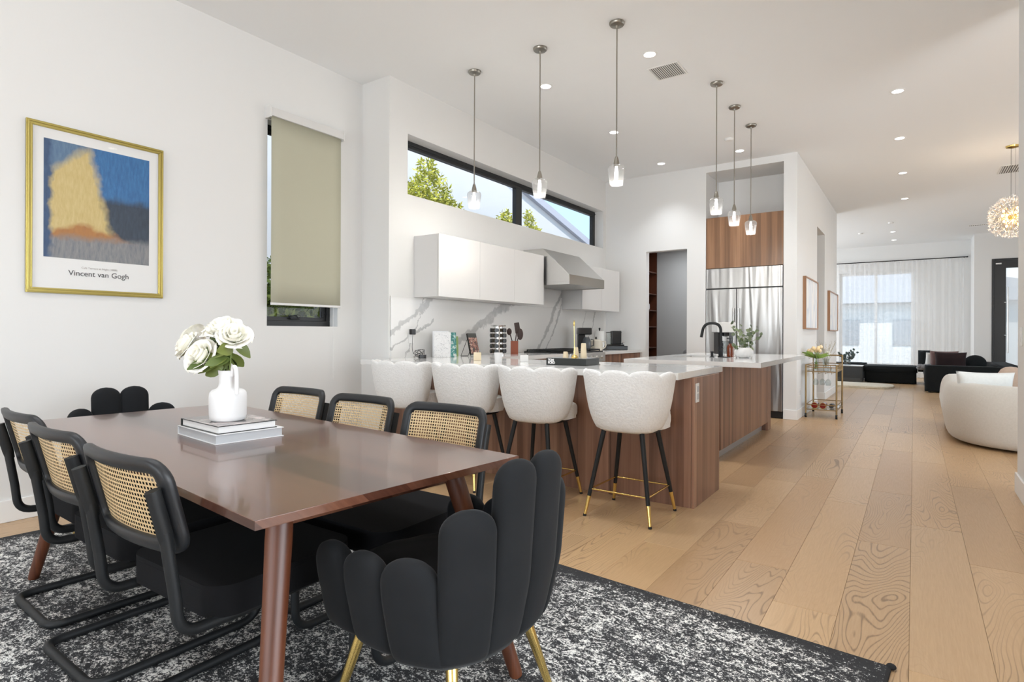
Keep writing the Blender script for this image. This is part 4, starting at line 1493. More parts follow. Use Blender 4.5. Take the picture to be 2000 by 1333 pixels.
# ---- bar stools (face +y)
def make_stool(label):
    t = thing('bar_stool', label, 'bar stool', group='white boucle bar stools along the peninsula')
    N, K = 60, 12

    def shell(u, v, inner):
        # u across the wrap, v upward
        a = math.radians(-90 + (u - .5) * 2 * 90)
        lob = abs(math.sin((u) * PI * 5))
        zt = .928 + .026 * lob ** .6 - .018 * abs(2 * u - 1) ** 4.0
        zb = .560 + .035 * abs(2 * u - 1) ** 4
        z = zb + (zt - zb) * v
        fl = .248 + .050 * v - .035 * (1 - v) ** 5
        th = .048 * (1 - .35 * v)
        ex_ = 2.6
        rr_ = 1 / ((abs(math.cos(a)) ** ex_ + abs(math.sin(a)) ** ex_) ** (1 / ex_))
        r = fl * rr_ + .006 * lob * (v ** .5)
        if inner:
            r -= th
        return Vector((r * math.cos(a) * 1.03, r * math.sin(a) * .92 + .01, z))
    rings_ = []
    for i in range(N + 1):
        u = i / N
        endk = min(1, min(u, 1 - u) / .035)
        endk = math.sqrt(max(0, 1 - (1 - endk) ** 2)) * .92 + .08
        outer = [shell(u, .02 + .93 * k / K, False) for k in range(K + 1)]
        inner = [shell(u, .02 + .93 * k / K, True) for k in range(K + 1)]
        top = (shell(u, 1, False) + shell(u, 1, True)) / 2
        t1 = shell(u, .985, False).lerp(shell(u, .985, True), .18)
        t2 = shell(u, .985, False).lerp(shell(u, .985, True), .82)
        bot = (shell(u, 0, False) + shell(u, 0, True)) / 2 - Vector((0, 0, .008))
        ring = [bot] + outer + [t1, top, t2] + inner[::-1]
        mid = [(shell(u, .5, False) + shell(u, .5, True)) / 2]
        ring = [Vector(((q - (m2 := (shell(u, (q.z - .56) / .39 if 0 <= (q.z - .56) / .39 <= 1 else .5, False) + shell(u, .5, True)) / 2)).x * 1, 0, 0)) if False else q for q in ring]
        if endk < 1:
            cmid = sum(ring, Vector()) / len(ring)
            new = []
            for q in ring:
                z_ = min(1, max(0, (q.z - .56) / .38))
                cl_ = (shell(u, z_, False) + shell(u, z_, True)) / 2
                cl_.z = q.z
                new.append(cl_.lerp(q, endk))
            ring = new
        rings_.append(ring)
    MB().rings(rings_).build('backrest', 'boucle', t, ang=80)
    st = []
    for k in range(36):
        a = 2 * PI * k / 36
        r = 1 / ((abs(math.cos(a)) ** 2.8 + abs(math.sin(a)) ** 2.8) ** (1 / 2.8))
        st.append((.218 * r * math.cos(a), .225 * r * math.sin(a) + .068))
    MB().prism(st, .570, .672, .036, 4).build('seat', 'boucle', t, ang=80)
    MB().prism([(x * .80, y * .8) for x, y in st], .548, .575, .004).build('seat_base', 'black_metal', t)
    lg = []
    for sx_ in (-1, 1):
        for sy in (-1, 1):
            p0 = Vector((sx_ * .130, sy * .130, .555)); p1 = Vector((sx_ * .222, sy * .222, 0))
            o = MB().tube([p0, p0.lerp(p1, .765)], [.0165, .0128], 14).build('leg', 'black_metal', t)
            MB().tube([p0.lerp(p1, .765), p0.lerp(p1, .975)], [.0132, .0095], 14).build('brass_tip', 'brass', o)
            MB().tube([p0.lerp(p1, .975), p1], [.0110, .0110], 12).build('glide', 'rubber', o)
    q = .222 - .092 * (.175 / .555)
    b = MB()
    for i in range(4):
        p = [(-q, -q), (q, -q), (q, q), (-q, q)]
        b.cyl((*p[i], .175), (*p[(i + 1) % 4], .175), .0055, seg=10)
    b.build('footrest', 'brass', t)
    return t


sp = [((-1.528, 3.575), 0, 'white boucle bar stool with black and brass legs nearest the open end of the peninsula'),
      ((-2.228, 3.575), .02, 'white boucle bar stool, second from the open end of the peninsula'),
      ((-2.885, 3.585), -.01, 'white boucle bar stool, third from the open end of the peninsula'),
      ((-3.575, 3.580), 0.0, 'white boucle bar stool closest to the wall, farthest left at the peninsula')]
bs = make_stool(sp[0][2])
for i, (p, rz, lb) in enumerate(sp):
    if i == 0:
        bs.location = (*p, 0)
    else:
        dup(bs, (*p, 0), rz, lb)

# ---- things on the peninsula and wall counter
CT = .93
t = thing('wall_charger', 'black plug-in charger with a tangled cable on the backsplash', 'charger', (-4.206, 4.255, 1.19))
MB().b2(0, .006, -.035, .035, -.115, .03, .002).build('outlet_plate', 'white_plastic', t)
MB().b2(.006, .045, -.028, .028, -.026, .030, .005).build('adapter', 'black_plastic', t)
rc = random.Random(5)
pts = [Vector((.03, 0, -.026)), Vector((.035, -.01, -.08)), Vector((.05, -.03, -.17)), Vector((.07, -.03, -.23))]
for k in range(34):
    a = k * .95
    pts.append(Vector((.12 + .035 * math.sin(a * 1.3) + rc.uniform(-.008, .008), .0 + .055 * math.cos(a) + rc.uniform(-.01, .01), -.215 + .038 * math.sin(a * .83) + rc.uniform(-.004, .004))))
pts += [Vector((.16, .05, -.252)), Vector((.18, .02, -.254))]
MB().tube(fillet(pts, .03, 4), .0022, 5).build('cable', 'black_plastic', t)
b = MB(); b.prism(rrect(.078, .05, .022, 5), 0, .035, .01, 3)
tag(b.build('bluetooth_speaker', 'black_plastic', loc=(-4.0, 4.21, CT), rotz=YAW), 'small rounded dark speaker box at the end of the charger cable', 'speaker')


def standing_book(label, c, rot, w, d, h, cover, lean=0.0, name='cookbook', grp='cookbooks standing against the backsplash'):
    t = thing(name, label, 'book', (*c, CT), rot, grp)
    mt = Matrix.Rotation(lean, 4, 'X')
    b = MB(); b.b2(-w / 2, w / 2, -d / 2, -d / 2 + .003, 0, h); b.b2(-w / 2, w / 2, d / 2 - .003, d / 2, 0, h); b.b2(-w / 2, -w / 2 + .003, -d / 2 + .003, d / 2 - .003, 0, h)
    b.xf(mt).build('cover', cover, t, smooth=False)
    MB().b2(-w / 2 + .003, w / 2 - .005, -d / 2 + .003, d / 2 - .003, .004, h - .004).xf(mt).build('page_block', 'paper', t, smooth=False)
    return t


standing_book('white cookbook with grey line drawings, front of the standing row', (-4.00, 4.50), YAW - .12, .175, .022, .262, 'cover_sketch', -.06)
standing_book('teal and white patterned cookbook behind the white one', (-3.985, 4.610), YAW + .85, .165, .024, .258, 'cover_teal', -.05)
standing_book('thin white book standing at the back of the cookbook row', (-4.08, 4.565), YAW - .1, .17, .02, .272, 'cover_white', -.04)
standing_book('orange cookbook leaning behind the teal one', (-4.09, 4.74), YAW + .7, .12, .02, .205, 'cover_red', -.03)
standing_book('green cookbook leaning next to the orange one', (-4.12, 4.82), YAW + .7, .12, .018, .215, 'cover_green', -.03)
t = thing('book_easel', 'thin wire easel holding a dark cookbook by the backsplash', 'stand', (-3.90, 4.86, CT), YAW + .75)
b = MB()
for s in (-1, 1):
    b.tube([(s * .05, -.05, .004), (s * .05, -.045, .02), (s * .05, .02, .23)], .0028, 6)
    b.tube([(s * .05, .01, .19), (s * .05, .12, .003)], .0028, 6)
b.cyl((-.05, -.05, .008), (.05, -.05, .008), .0028, seg=6); b.cyl((-.05, .12, .004), (.05, .12, .004), .0028, seg=6)
b.build('wire_frame', 'black_metal', t)
t = thing('easel_cookbook', 'dark cookbook with a food photo cover leaning on the wire easel', 'book', (-3.90, 4.86, CT), YAW + .75)
mt = Matrix.Translation((0, -.042, .018)) @ Matrix.Rotation(-.29, 4, 'X')
MB().b2(-.060, .060, -.026, -.003, 0, .235, .002).xf(mt).build('cover', 'cover_black', t)
MB().b2(-.055, .055, -.0275, -.026, .01, .185).xf(mt).build('cover_picture', 'cover_food', t, smooth=False)

# spice rack
t = thing('spice_rack', 'round chrome carousel spice rack holding rows of dark capped jars', 'spice rack', (-3.93, 5.385, CT))
b = MB(); b.lathe([(.001, 0), (.075, 0), (.075, .012), (.05, .016), (.05, .325), (.085, .33), (.088, .338), (.084, .345), (.001, .348)], seg=28)
b.build('carousel', 'chrome', t)
t['label'] = 'round chrome carousel spice rack on the counter below the wall cabinet'
for row in range(5):
    for k in range(6):
        a = 2 * PI * k / 6 + .35 + YAW
        d = Vector((math.cos(a), math.sin(a), 0))
        z = CT + .045 + row * .060
        p = Vector((-3.93, 5.385, z))
        j = thing('spice_jar', 'black capped spice jar in the %s row, %s of the chrome carousel' % (('bottom', 'second lowest', 'middle', 'second highest', 'top')[row], ('front right side', 'back right side', 'back', 'back left side', 'front left side', 'front')[k]), 'jar', tuple(p + d * .048), 0, 'spice jars in the carousel rack')
        MB().tube([d * .001, d * .030], .021, 10).build('jar_body', 'spice', j)
        MB().tube([d * .030, d * .034, d * .046], [.018, .0245, .0235], 10).build('cap', 'black_plastic', j)
# crock with three utensils
t = thing('utensil_crock', 'square reddish wood utensil crock beside the spice rack', 'utensil holder', (-3.93, 5.715, CT), YAW)
b = MB()
for (x0, x1, y0, y1) in ((-.045, .045, -.045, -.035), (-.045, .045, .035, .045), (-.045, -.035, -.035, .035), (.035, .045, -.035, .035)):
    b.b2(x0, x1, y0, y1, 0, .160)
b.b2(-.035, .035, -.035, .035, 0, .01)
b.build('body', 'crock', t, smooth=False)
for (lb, dx, dz, kind) in (('dark wooden spoon in the reddish crock', -.050, .300, 0), ('dark wooden slotted turner in the crock', .030, .350, 1), ('dark wooden spatula leaning right in the crock', .060, .300, 2)):
    dy = (-.01, .005, -.004)[kind]
    u = thing('kitchen_utensil', lb, 'utensil', (-3.93, 5.715, CT + .015), YAW, 'dark wooden utensils in the crock')
    p0 = Vector((dx * -.3, dy, 0)); p1 = Vector((dx, dy, dz - .08))
    MB().tube([p0, p0.lerp(p1, .8), p1], [.005, .006, .007], 8).build('handle', 'utensil', u)
    b = MB()
    if kind == 0:
        b.sphere((dx - .012, dy, dz - .045), (.030, .010, .042))
    elif kind == 1:
        b.prism(rrect(.062, .13, .008, 3), -.004, .004, .001, mat=Matrix.Translation((dx + .004, dy, dz - .05)) @ Matrix.Rotation(-.15, 4, 'Y') @ Matrix.Rotation(PI / 2, 4, 'X'))
    else:
        b.sphere((dx + .008, dy, dz - .075), (.036, .009, .070))
    b.build('head', 'utensil', u)
# little white pots
tag(MB().b2(-.034, .034, -.034, .034, 0, .072, .004).build('votive_pot', 'candle', loc=(-3.30, 4.20, CT), rotz=YAW), 'small cream square pot in front of the easel cookbook', 'pot')
b = MB(); b.lathe([(.001, 0), (.030, 0), (.036, .078), (.036, .086), (.032, .086), (.029, .02), (.001, .015)], seg=24)
tag(b.build('votive_pot', 'ceramic', loc=(-2.905, 3.985, CT)), 'small round white pot in front of the spice rack', 'pot')
tag(MB().b2(-.036, .036, -.03, .03, 0, .058, .004).build('votive_pot', 'white_plastic', loc=(-2.83, 4.27, CT), rotz=YAW), 'small white square pot right of the round white pot', 'pot')

# black fashion book with candles
cn = Vector((-2.235, 3.93, CT))
t = thing('fashion_book', 'large black hardcover book lying on the peninsula worktop under the cream candles', 'book', (-2.245, 4.10, CT), .035)
b = MB(); b.b2(-.175, .175, -.13, .13, 0, .004, .001); b.b2(-.175, .175, -.13, .13, .052, .056, .001); b.b2(-.175, .175, -.13, -.126, .004, .052)
b.build('cover', 'cover_black', t)
MB().b2(-.168, .168, -.125, .124, .004, .052).build('page_block', 'cover_black', t, smooth=False)
MB().b2(-.165, .165, -.12, .12, .056, .0565).build('cover_picture', 'grey_metal', t, smooth=False)
TX = Matrix(((1, 0, 0, 0), (0, 0, -1, 0), (0, 1, 0, 0), (0, 0, 0, 1)))
text_obj('TOM\nFORD', .0265, 'white_ink', t, Matrix.Translation((-.160, -.1305, .031)) @ TX, spacing=.84, offset=.0012, lines=.78)
ZB = CT + .0565
for (x, y, r0, r1, hgt, lb) in ((-2.285, 4.045, .022, .017, .050, 'short cream tapered candle holder at left on the black book'), (-2.205, 4.07, .024, .016, .086, 'middle cream tapered candle holder on the black book, behind the brass snuffer'),
                                (-2.130, 4.055, .025, .019, .118, 'tall cream tapered candle holder at right on the black book')):
    b = MB(); b.lathe([(.001, 0), (r0, 0), (r0 * 1.05, .006), (r1, hgt - .004), (r1 - .003, hgt), (.009, hgt), (.009, hgt - .02), (.001, hgt - .02)], seg=20)
    tag(b.build('candle_holder', 'candle', loc=(x, y, ZB)), lb, 'candle holder', 'cream candle holders on the black book')
t = thing('brass_candlestick', 'slim brass stick with a bell shaped tip standing on the black book', 'candlestick', (-2.178, 3.995, ZB))
b = MB(); b.lathe([(.001, 0), (.024, 0), (.026, .012), (.014, .026), (.006, .032)], seg=18); b.build('base', 'brass', t)
MB().cyl((.0, 0, .03), (-.004, 0, .262), .0022, seg=8).build('stem', 'brass', t)
MB().lathe([(.001, -.006), (.006, .0), (.0065, .020), (.003, .036), (.001, .040)], (-.004, 0, .258), 12).build('tip', 'brass', t)

# machines on the back counter
t = thing('drip_coffee_machine', 'black drip coffee machine with glass carafe right of the range', 'coffee maker', (-3.93, 7.50, CT), YAW)
MB().b2(-.09, .09, -.10, .12, 0, .03, .006).build('base', 'black_plastic', t)
MB().b2(-.09, .02, .03, .12, .03, .30, .008).build('column', 'black_plastic', t)
MB().b2(-.10, .10, -.10, .12, .235, .335, .014).build('brew_head', 'black_plastic', t)
MB().lathe([(.001, .032), (.055, .032), (.068, .07), (.06, .15), (.042, .19), (.04, .2), (.001, .2)], (.03, -.03, 0)).build('carafe', 'dark_glass', t)
MB().tube([(.09, -.04, .17), (.13, -.05, .16), (.13, -.05, .08), (.095, -.04, .07)], .007, 8).build('carafe_handle', 'black_plastic', t)
t = thing('electric_kettle', 'cream enamel kettle beside the black coffee machine', 'kettle', (-3.90, 7.82, CT), YAW)
MB().lathe([(.001, 0), (.095, 0), (.100, .01), (.098, .10), (.088, .145), (.06, .162), (.001, .168)], seg=28).build('body', 'cream', t)
MB().lathe([(.012, .166), (.014, .19), (.008, .204), (.001, .206)], seg=14).build('lid_knob', 'black_plastic', t)
MB().tube(fillet([(.09, 0, .13), (.14, 0, .14), (.145, 0, .05), (.10, 0, .03)], .03), .008, 8).build('handle', 'cream', t)
t = thing('paper_towel_holder', 'upright white paper towel roll on a black holder', 'paper towel', (-3.97, 8.08, CT))
MB().lathe([(.001, 0), (.085, 0), (.085, .010), (.01, .014), (.008, .31), (.014, .318), (.014, .335), (.001, .342)], seg=24).build('holder', 'black_metal', t)
MB().lathe([(.012, .016), (.072, .016), (.072, .292), (.012, .292)], seg=28).build('paper_roll', 'paper', t)
t = thing('capsule_drawer', 'low black capsule drawer under the espresso machine', 'drawer', (-3.86, 8.42, CT), YAW)
MB().b2(-.165, .165, -.14, .14, 0, .062, .004).build('drawer_box', 'black_plastic', t)
MB().b2(-.160, .160, -.146, -.14, .008, .056, .002).build('drawer_front', 'dark_glass', t)
t = thing('espresso_machine', 'compact black capsule espresso machine on the low black drawer', 'coffee maker', (-3.86, 8.42, CT + .062), YAW)
MB().b2(-.12, .12, -.10, .11, 0, .022, .005).build('base', 'black_plastic', t)
MB().b2(-.07, .085, -.06, .11, .022, .235, .014).build('body', 'black_plastic', t)
MB().b2(-.135, -.075, -.03, .10, .022, .205, .008).build('water_tank', 'tumbler', t)
MB().b2(-.137, -.073, -.032, .102, .205, .214, .002).build('tank_lid', 'black_plastic', t)
MB().tube([(.085, -.05, .20), (.10, -.075, .24), (.06, -.075, .255)], .007, 8).build('lever', 'chrome', t)
MB().tube([(.09, -.06, .03), (.10, -.08, .05), (.12, -.08, .06)], .01, 8).build('cup_grid', 'chrome', t)

# socket plates on walls
def plate(name, label, c, n, hw, hh, kind='switch', mat='white_plastic'):
    t = thing(name, label, kind, c)
    n = Vector(n)
    sd = Vector((-n.y, n.x, 0))
    b = MB(); d = Vector((abs(sd.x) * hw * 2 + abs(n.x) * .006, abs(sd.y) * hw * 2 + abs(n.y) * .006, hh * 2))
    b.box(n * .003, d, .002); b.build('plate', mat, t)
    k = max(1, round(hw / .035))
    for i in range(k):
        off = sd * ((i - (k - 1) / 2) * .046)
        d = Vector((abs(sd.x) * .030 + abs(n.x) * .004, abs(sd.y) * .030 + abs(n.y) * .004, hh * 1.15))
        MB().box(n * .008 + off, d, .001).build('rocker' if kind == 'switch' else 'socket', 'trim' if kind == 'switch' else 'grey_metal', t)
    return t


plate('light_switch', 'white light switch plate on the wall edge at far right', (.64, 5.565, 1.17), (-1, 0, 0), .040, .068)
plate('wall_outlet', 'white wall outlet on the pillar low beside the bar cart', (-1.33, 9.05, .36), (1, 0, 0), .035, .057, 'outlet')
plate('wall_outlet', 'white outlet on the backsplash behind the wire easel', (-4.206, 4.92, 1.12), (1, 0, 0), .035, .07, 'outlet')

# ================================================================== CEILING FIXTURES
def make_pendant(label):
    t = thing('pendant_light', label, 'pendant light', group='clear glass pendant lights')
    b = MB(); b.lathe([(.001, 0), (.062, 0), (.062, -.012), (.055, -.022), (.012, -.026), (.010, -.040), (.006, -.045)], seg=28)
    b.build('canopy', 'nickel', t)
    MB().cyl((0, 0, -.04), (0, 0, -1.085), .0055, seg=10).build('rod', 'nickel', t)
    MB().lathe([(.006, -1.08), (.013, -1.092), (.020, -1.118), (.024, -1.140), (.024, -1.165), (.001, -1.166)], seg=20).build('socket', 'nickel', t)
    b = MB()
    pr_ = [(.025, -1.152), (.048, -1.157), (.063, -1.168), (.069, -1.186), (.067, -1.212), (.0600, -1.265), (.0530, -1.310), (.0525, -1.316)]
    b.lathe(pr_ + [(r - .0025, z) for r, z in reversed(pr_)], seg=32, cap=False)
    b.build('glass_shade', 'glass_shade', t, ang=80)
    MB().lathe([(.010, -1.166), (.012, -1.185), (.016, -1.215), (.015, -1.245), (.010, -1.268), (.004, -1.276), (.001, -1.277)], seg=16).build('bulb', 'bulb', t)
    l = bpy.data.lights.new('pendant_lamp', 'POINT'); l.energy = 7; l.color = (1, .95, .88); l.shadow_soft_size = .03
    o = bpy.data.objects.new('pendant_lamp', l); COL.objects.link(o); o.parent = t; o.location = (0, 0, -1.33)
    return t


ps = [((-3.482, 4.370), 'clear glass pendant light hanging farthest left, before the clerestory window'), ((-2.722, 4.342), 'middle pendant light over the peninsula'),
      ((-1.985, 4.335), 'pendant light over the open end of the peninsula, rightmost of its three'), ((-1.635, 5.940), 'left one of the three pendant lights over the island'),
      ((-1.640, 6.665), 'middle one of the three pendant lights over the island'), ((-1.620, 7.365), 'right one of the three pendant lights, before the walnut cabinet')]
pd = make_pendant(ps[0][1])
for i, (p, lb) in enumerate(ps):
    if i == 0:
        pd.location = (*p, CZ)
    else:
        dup(pd, (*p, CZ), 0, lb, 'clear glass pendant lights')


def make_downlight(label):
    t = thing('recessed_downlight', label, 'ceiling light', group='round recessed ceiling lights')
    b = MB(); b.lathe([(.052, -.0005), (.068, -.0005), (.068, -.004), (.056, -.006), (.052, -.004)], seg=28, cap=False)
    b.build('trim_ring', 'trim', t)
    MB().lathe([(.001, -.0015), (.053, -.0015), (.053, -.003), (.001, -.003)], seg=24).build('lens', 'lamp', t)
    l = bpy.data.lights.new('downlight_beam', 'SPOT'); l.energy = 62; l.spot_size = math.radians(104); l.spot_blend = 1.0; l.color = (.93, .965, 1); l.shadow_soft_size = .10
    o = bpy.data.objects.new('downlight_beam', l); COL.objects.link(o); o.parent = t; o.location = (0, 0, -.02)
    return t


dl = [((-1.965, 4.99), 'recessed ceiling light just left of the square vent'), ((-3.09, 5.04), 'recessed ceiling light right of the middle peninsula pendant rod'), ((-3.09, 6.67), 'recessed ceiling light beside the right peninsula pendant rod'),
      ((-3.08, 8.29), 'recessed ceiling light near the pantry corner'), ((-1.975, 8.31), 'recessed ceiling light between the island pendant rods'), ((-.148, 7.185), 'nearest of the row of recessed lights along the hall ceiling'),
      ((-.160, 8.92), 'second of the row of recessed lights along the hall ceiling'), ((-.155, 10.86), 'third of the row of recessed lights along the hall ceiling'), ((-.150, 12.92), 'fourth of the row of recessed lights along the hall ceiling'),
      ((-.436, 16.93), 'recessed light over the living room, nearer of two'), ((-.448, 18.41), 'recessed light over the living room, closest to the curtain')]
for p_, w_ in (((-1.97, 3.30), 'over the dining area, closest to the bar stools'), ((-1.97, 1.65), 'over the dining table, above its right half'), ((-1.97, 0.0), 'over the dining area behind the near chairs'),  # unseen downlights, added to put more light on the floor
               ((-3.09, 1.65), 'over the dining table, above its left half'), ((-3.09, 0.0), 'near the dining wall behind the near chairs'), ((-.15, 3.40), 'over the walkway beside the stools'), ((-.15, 1.50), 'over the walkway next to the armchair')):
    dl.append((p_, 'recessed ceiling light ' + w_ + ', added out of frame to brighten the room'))
dd = make_downlight(dl[0][1])
for i, (p, lb) in enumerate(dl):
    if i == 0:
        dd.location = (*p, CZ)
    else:
        dup(dd, (*p, CZ), 0, lb)


def vent(label, c, sx_, sy_, n):
    t = thing('ceiling_vent', label, 'vent', (c[0], c[1], CZ), 0, 'ceiling air vents')
    b = MB(); f_ = .018
    b.b2(-sx_ / 2, sx_ / 2, -sy_ / 2, -sy_ / 2 + f_, -.007, 0, .002); b.b2(-sx_ / 2, sx_ / 2, sy_ / 2 - f_, sy_ / 2, -.007, 0, .002)
    b.b2(-sx_ / 2, -sx_ / 2 + f_, -sy_ / 2 + f_, sy_ / 2 - f_, -.007, 0, .002); b.b2(sx_ / 2 - f_, sx_ / 2, -sy_ / 2 + f_, sy_ / 2 - f_, -.007, 0, .002)
    b.build('frame', 'trim', t)
    MB().b2(-sx_ / 2 + f_, sx_ / 2 - f_, -sy_ / 2 + f_, sy_ / 2 - f_, -.001, -.0003).build('duct_backing', 'vent_back', t, smooth=False)
    for i in range(n):
        x = -sx_ / 2 + f_ + (sx_ - 2 * f_) * (i + .5) / n
        MB().box((x, 0, -.005), (.012, sy_ - 2 * f_, .0015), rot=Matrix.Rotation(.35, 4, 'Y')).build('slat', 'trim', t, smooth=False)


vent('square white air vent in the ceiling near the peninsula pendants', (-1.948, 5.405), .30, .31, 14)
vent('white air vent in the ceiling beside the chandelier', (1.22, 11.5), .32, .55, 10)
vent('grey slot air vent in the ceiling near the entry door', (1.19, 16.96), .35, .16, 8)
for nm, lb, p in (('smoke_detector', 'white round smoke detector on the ceiling near the island pendants', (-1.966, 7.72)), ('smoke_detector', 'small round detector on the living room ceiling, farthest from the wall', (-.437, 15.5)),
                  ('smoke_detector', 'pale round detector on the living room ceiling at left', (-1.10, 16.75))):
    tag(MB().lathe([(.001, 0), (.055, 0), (.055, -.012), (.045, -.028), (.001, -.030)], seg=24).build(nm, 'white_plastic', loc=(*p, CZ)), lb, 'smoke detector')

# dandelion chandelier
t = thing('dandelion_chandelier', 'round crystal dandelion chandelier with warm bulbs and gold core at right', 'chandelier', (1.068, 10.118, CZ))
MB().lathe([(.001, 0), (.075, 0), (.07, -.02), (.02, -.032), (.001, -.034)], seg=24).build('canopy', 'brass', t)
b = MB(); ZC = -.946
for k in range(3):
    a = 2 * PI * k / 3
    b.cyl((.03 * math.cos(a), .03 * math.sin(a), -.03), (.03 * math.cos(a), .03 * math.sin(a), ZC + .04), .0012, seg=5)
b.build('suspension_wire', 'black_metal', t)
MB().sphere((0, 0, ZC), .05, 16).build('core', 'brass', t)
rg = random.Random(21)
bst, bcr = MB(), MB()
for k in range(210):
    z = 1 - 2 * (k + .5) / 210; a = k * 2.39996
    d = Vector((math.sqrt(1 - z * z) * math.cos(a), math.sqrt(1 - z * z) * math.sin(a), z))
    L = rg.uniform(.215, .262)
    bst.tube([Vector((0, 0, ZC)) + d * .04, Vector((0, 0, ZC)) + d * L], .0012, 3)
    c = Vector((0, 0, ZC)) + d * L
    for j in range(7):
        v = Vector((rg.gauss(0, 1), rg.gauss(0, 1), rg.gauss(0, 1))).normalized()
        v = (v + d * 1.1).normalized()
        e = c + v * rg.uniform(.026, .040)
        s_ = v.orthogonal().normalized() * .0045; w_ = v.cross(s_)
        vs = [bcr.bm.verts.new(p) for p in (c, e + s_, e + w_, e - s_, e - w_, e + v * .008)]
        for q in ((0, 1, 2), (0, 2, 3), (0, 3, 4), (0, 4, 1), (5, 2, 1), (5, 3, 2), (5, 4, 3), (5, 1, 4)):
            bcr.face([vs[i] for i in q])
M['crystal'] = simple('crystal', (0.95, 0.90, 0.86, 1), 0.12, 0.0, Transmission_Weight=0.15, IOR=1.6)
bst.build('gold_stems', 'brass', t, kind='stuff')
bcr.build('crystal_sprays', 'crystal', t, smooth=False, kind='stuff')
for k in range(10):
    z = 1 - 2 * (k + .5) / 10; a = k * 2.39996 + .4
    d = Vector((math.sqrt(1 - z * z) * math.cos(a), math.sqrt(1 - z * z) * math.sin(a), z))
    MB().sphere(Vector((0, 0, ZC)) + d * .13, (.014, .014, .020), 10).build('bulb', 'warm_bulb', t)
l = bpy.data.lights.new('chandelier_glow', 'POINT'); l.energy = 24; l.color = (1, .74, .48); l.shadow_soft_size = .10
o = bpy.data.objects.new('chandelier_glow', l); COL.objects.link(o); o.parent = t; o.location = (0, 0, ZC)

# ================================================================== HALL
for lb, y0, y1, z0, z1 in (('oak framed pale abstract picture on the hall wall, nearer of two', 9.31, 10.62, 1.26, 2.03), ('oak framed pale abstract picture on the hall wall, farther of two', 12.21, 13.62, 1.25, 2.00)):
    t = thing('framed_picture', lb, 'picture', (-1.329, y0, z0), 0, 'framed abstract pictures in the hall')
    W_, H_ = y1 - y0, z1 - z0
    b = MB(); f_ = .02
    b.b2(0, .045, 0, W_, 0, f_, .002); b.b2(0, .045, 0, W_, H_ - f_, H_, .002); b.b2(0, .045, 0, f_, f_, H_ - f_, .002); b.b2(0, .045, W_ - f_, W_, f_, H_ - f_, .002)
    b.build('frame', 'oak_frame', t)
    MB().b2(.002, .030, f_, W_ - f_, f_, H_ - f_).build('canvas', 'abstract', t, smooth=False)

# bar cart
CX0, CX1, CY0, CY1 = -1.270, -.885, 9.20, 9.96
t = thing('bar_cart', 'antique brass two tier bar cart on wheels against the hall wall', 'bar cart', (CX0, CY0, 0))
w_, l_ = CX1 - CX0, CY1 - CY0
for x in (0, w_):
    for y in (0, l_):
        top = .752 if y == 0 else .875
        MB().cyl((x, y, .055), (x, y, top), .0115, seg=10).build('post', 'aged_brass', t)
        wh = MB(); wh.cyl((x - .012, y, .031), (x + .012, y, .031), .031, seg=18); o = wh.build('caster', 'rubber', t)
        MB().cyl((x - .014, y, .031), (x + .014, y, .031), .018, seg=14).build('wheel_hub', 'brass', o)
for z, nm in ((.655, 'tray_rail'), (.715, 'tray_rail'), (.748, 'tray_rail'), (.115, 'shelf_rail'), (.185, 'shelf_rail')):
    b = MB()
    for p, q in (((0, 0), (w_, 0)), ((w_, 0), (w_, l_)), ((w_, l_), (0, l_)), ((0, l_), (0, 0))):
        b.cyl((*p, z), (*q, z), .0062, seg=8)
    b.build(nm, 'aged_brass', t)
MB().cyl((0, l_, .868), (w_, l_, .868), .0095, seg=10).build('push_handle', 'aged_brass', t)
b = MB()
for k in range(1, 5):
    x = w_ * k / 5
    b.cyl((x, 0, .655), (x, 0, .748), .003, seg=6)
for k in range(1, 8):
    b.cyl((w_, l_ * k / 8, .655), (w_, l_ * k / 8, .748), .003, seg=6)
b.build('gallery_spindles', 'aged_brass', t)
for z in (.660, .120):
    MB().b2(.008, w_ - .008, .008, l_ - .008, z, z + .006).build('glass_shelf', 'tumbler', t, smooth=False)
b = MB()
for x in (.08, .16, .24, .32):
    b.cyl((x, .02, .625), (x, l_ * .6, .625), .003, seg=6); b.cyl((x, .02, .625), (x, .02, .655), .003, seg=6)
b.build('stemware_rack', 'aged_brass', t)
gx = [(-1.16, 9.32, 'hanging wine glass nearest the wall under the cart tray'), (-1.08, 9.36, 'hanging wine glass in the middle under the cart tray'), (-1.00, 9.30, 'hanging wine glass nearest the cart corner post')]
g0 = None
for i, (x, y, lb) in enumerate(gx):
    if i == 0:
        b = MB(); b.lathe([(.032, 0), (.004, -.006), (.003, -.075), (.012, -.085), (.034, -.11), (.038, -.14), (.030, -.175), (.028, -.175), (.036, -.14), (.032, -.112), (.010, -.088)], seg=20, cap=False)
        g0 = tag(b.build('wine_glass', 'tumbler', loc=(x, y, .632), ang=80), lb, 'wine glass', 'wine glasses hanging under the cart tray')
    else:
        g = g0.copy(); COL.objects.link(g); g.location = (x, y, .632); g['label'] = lb
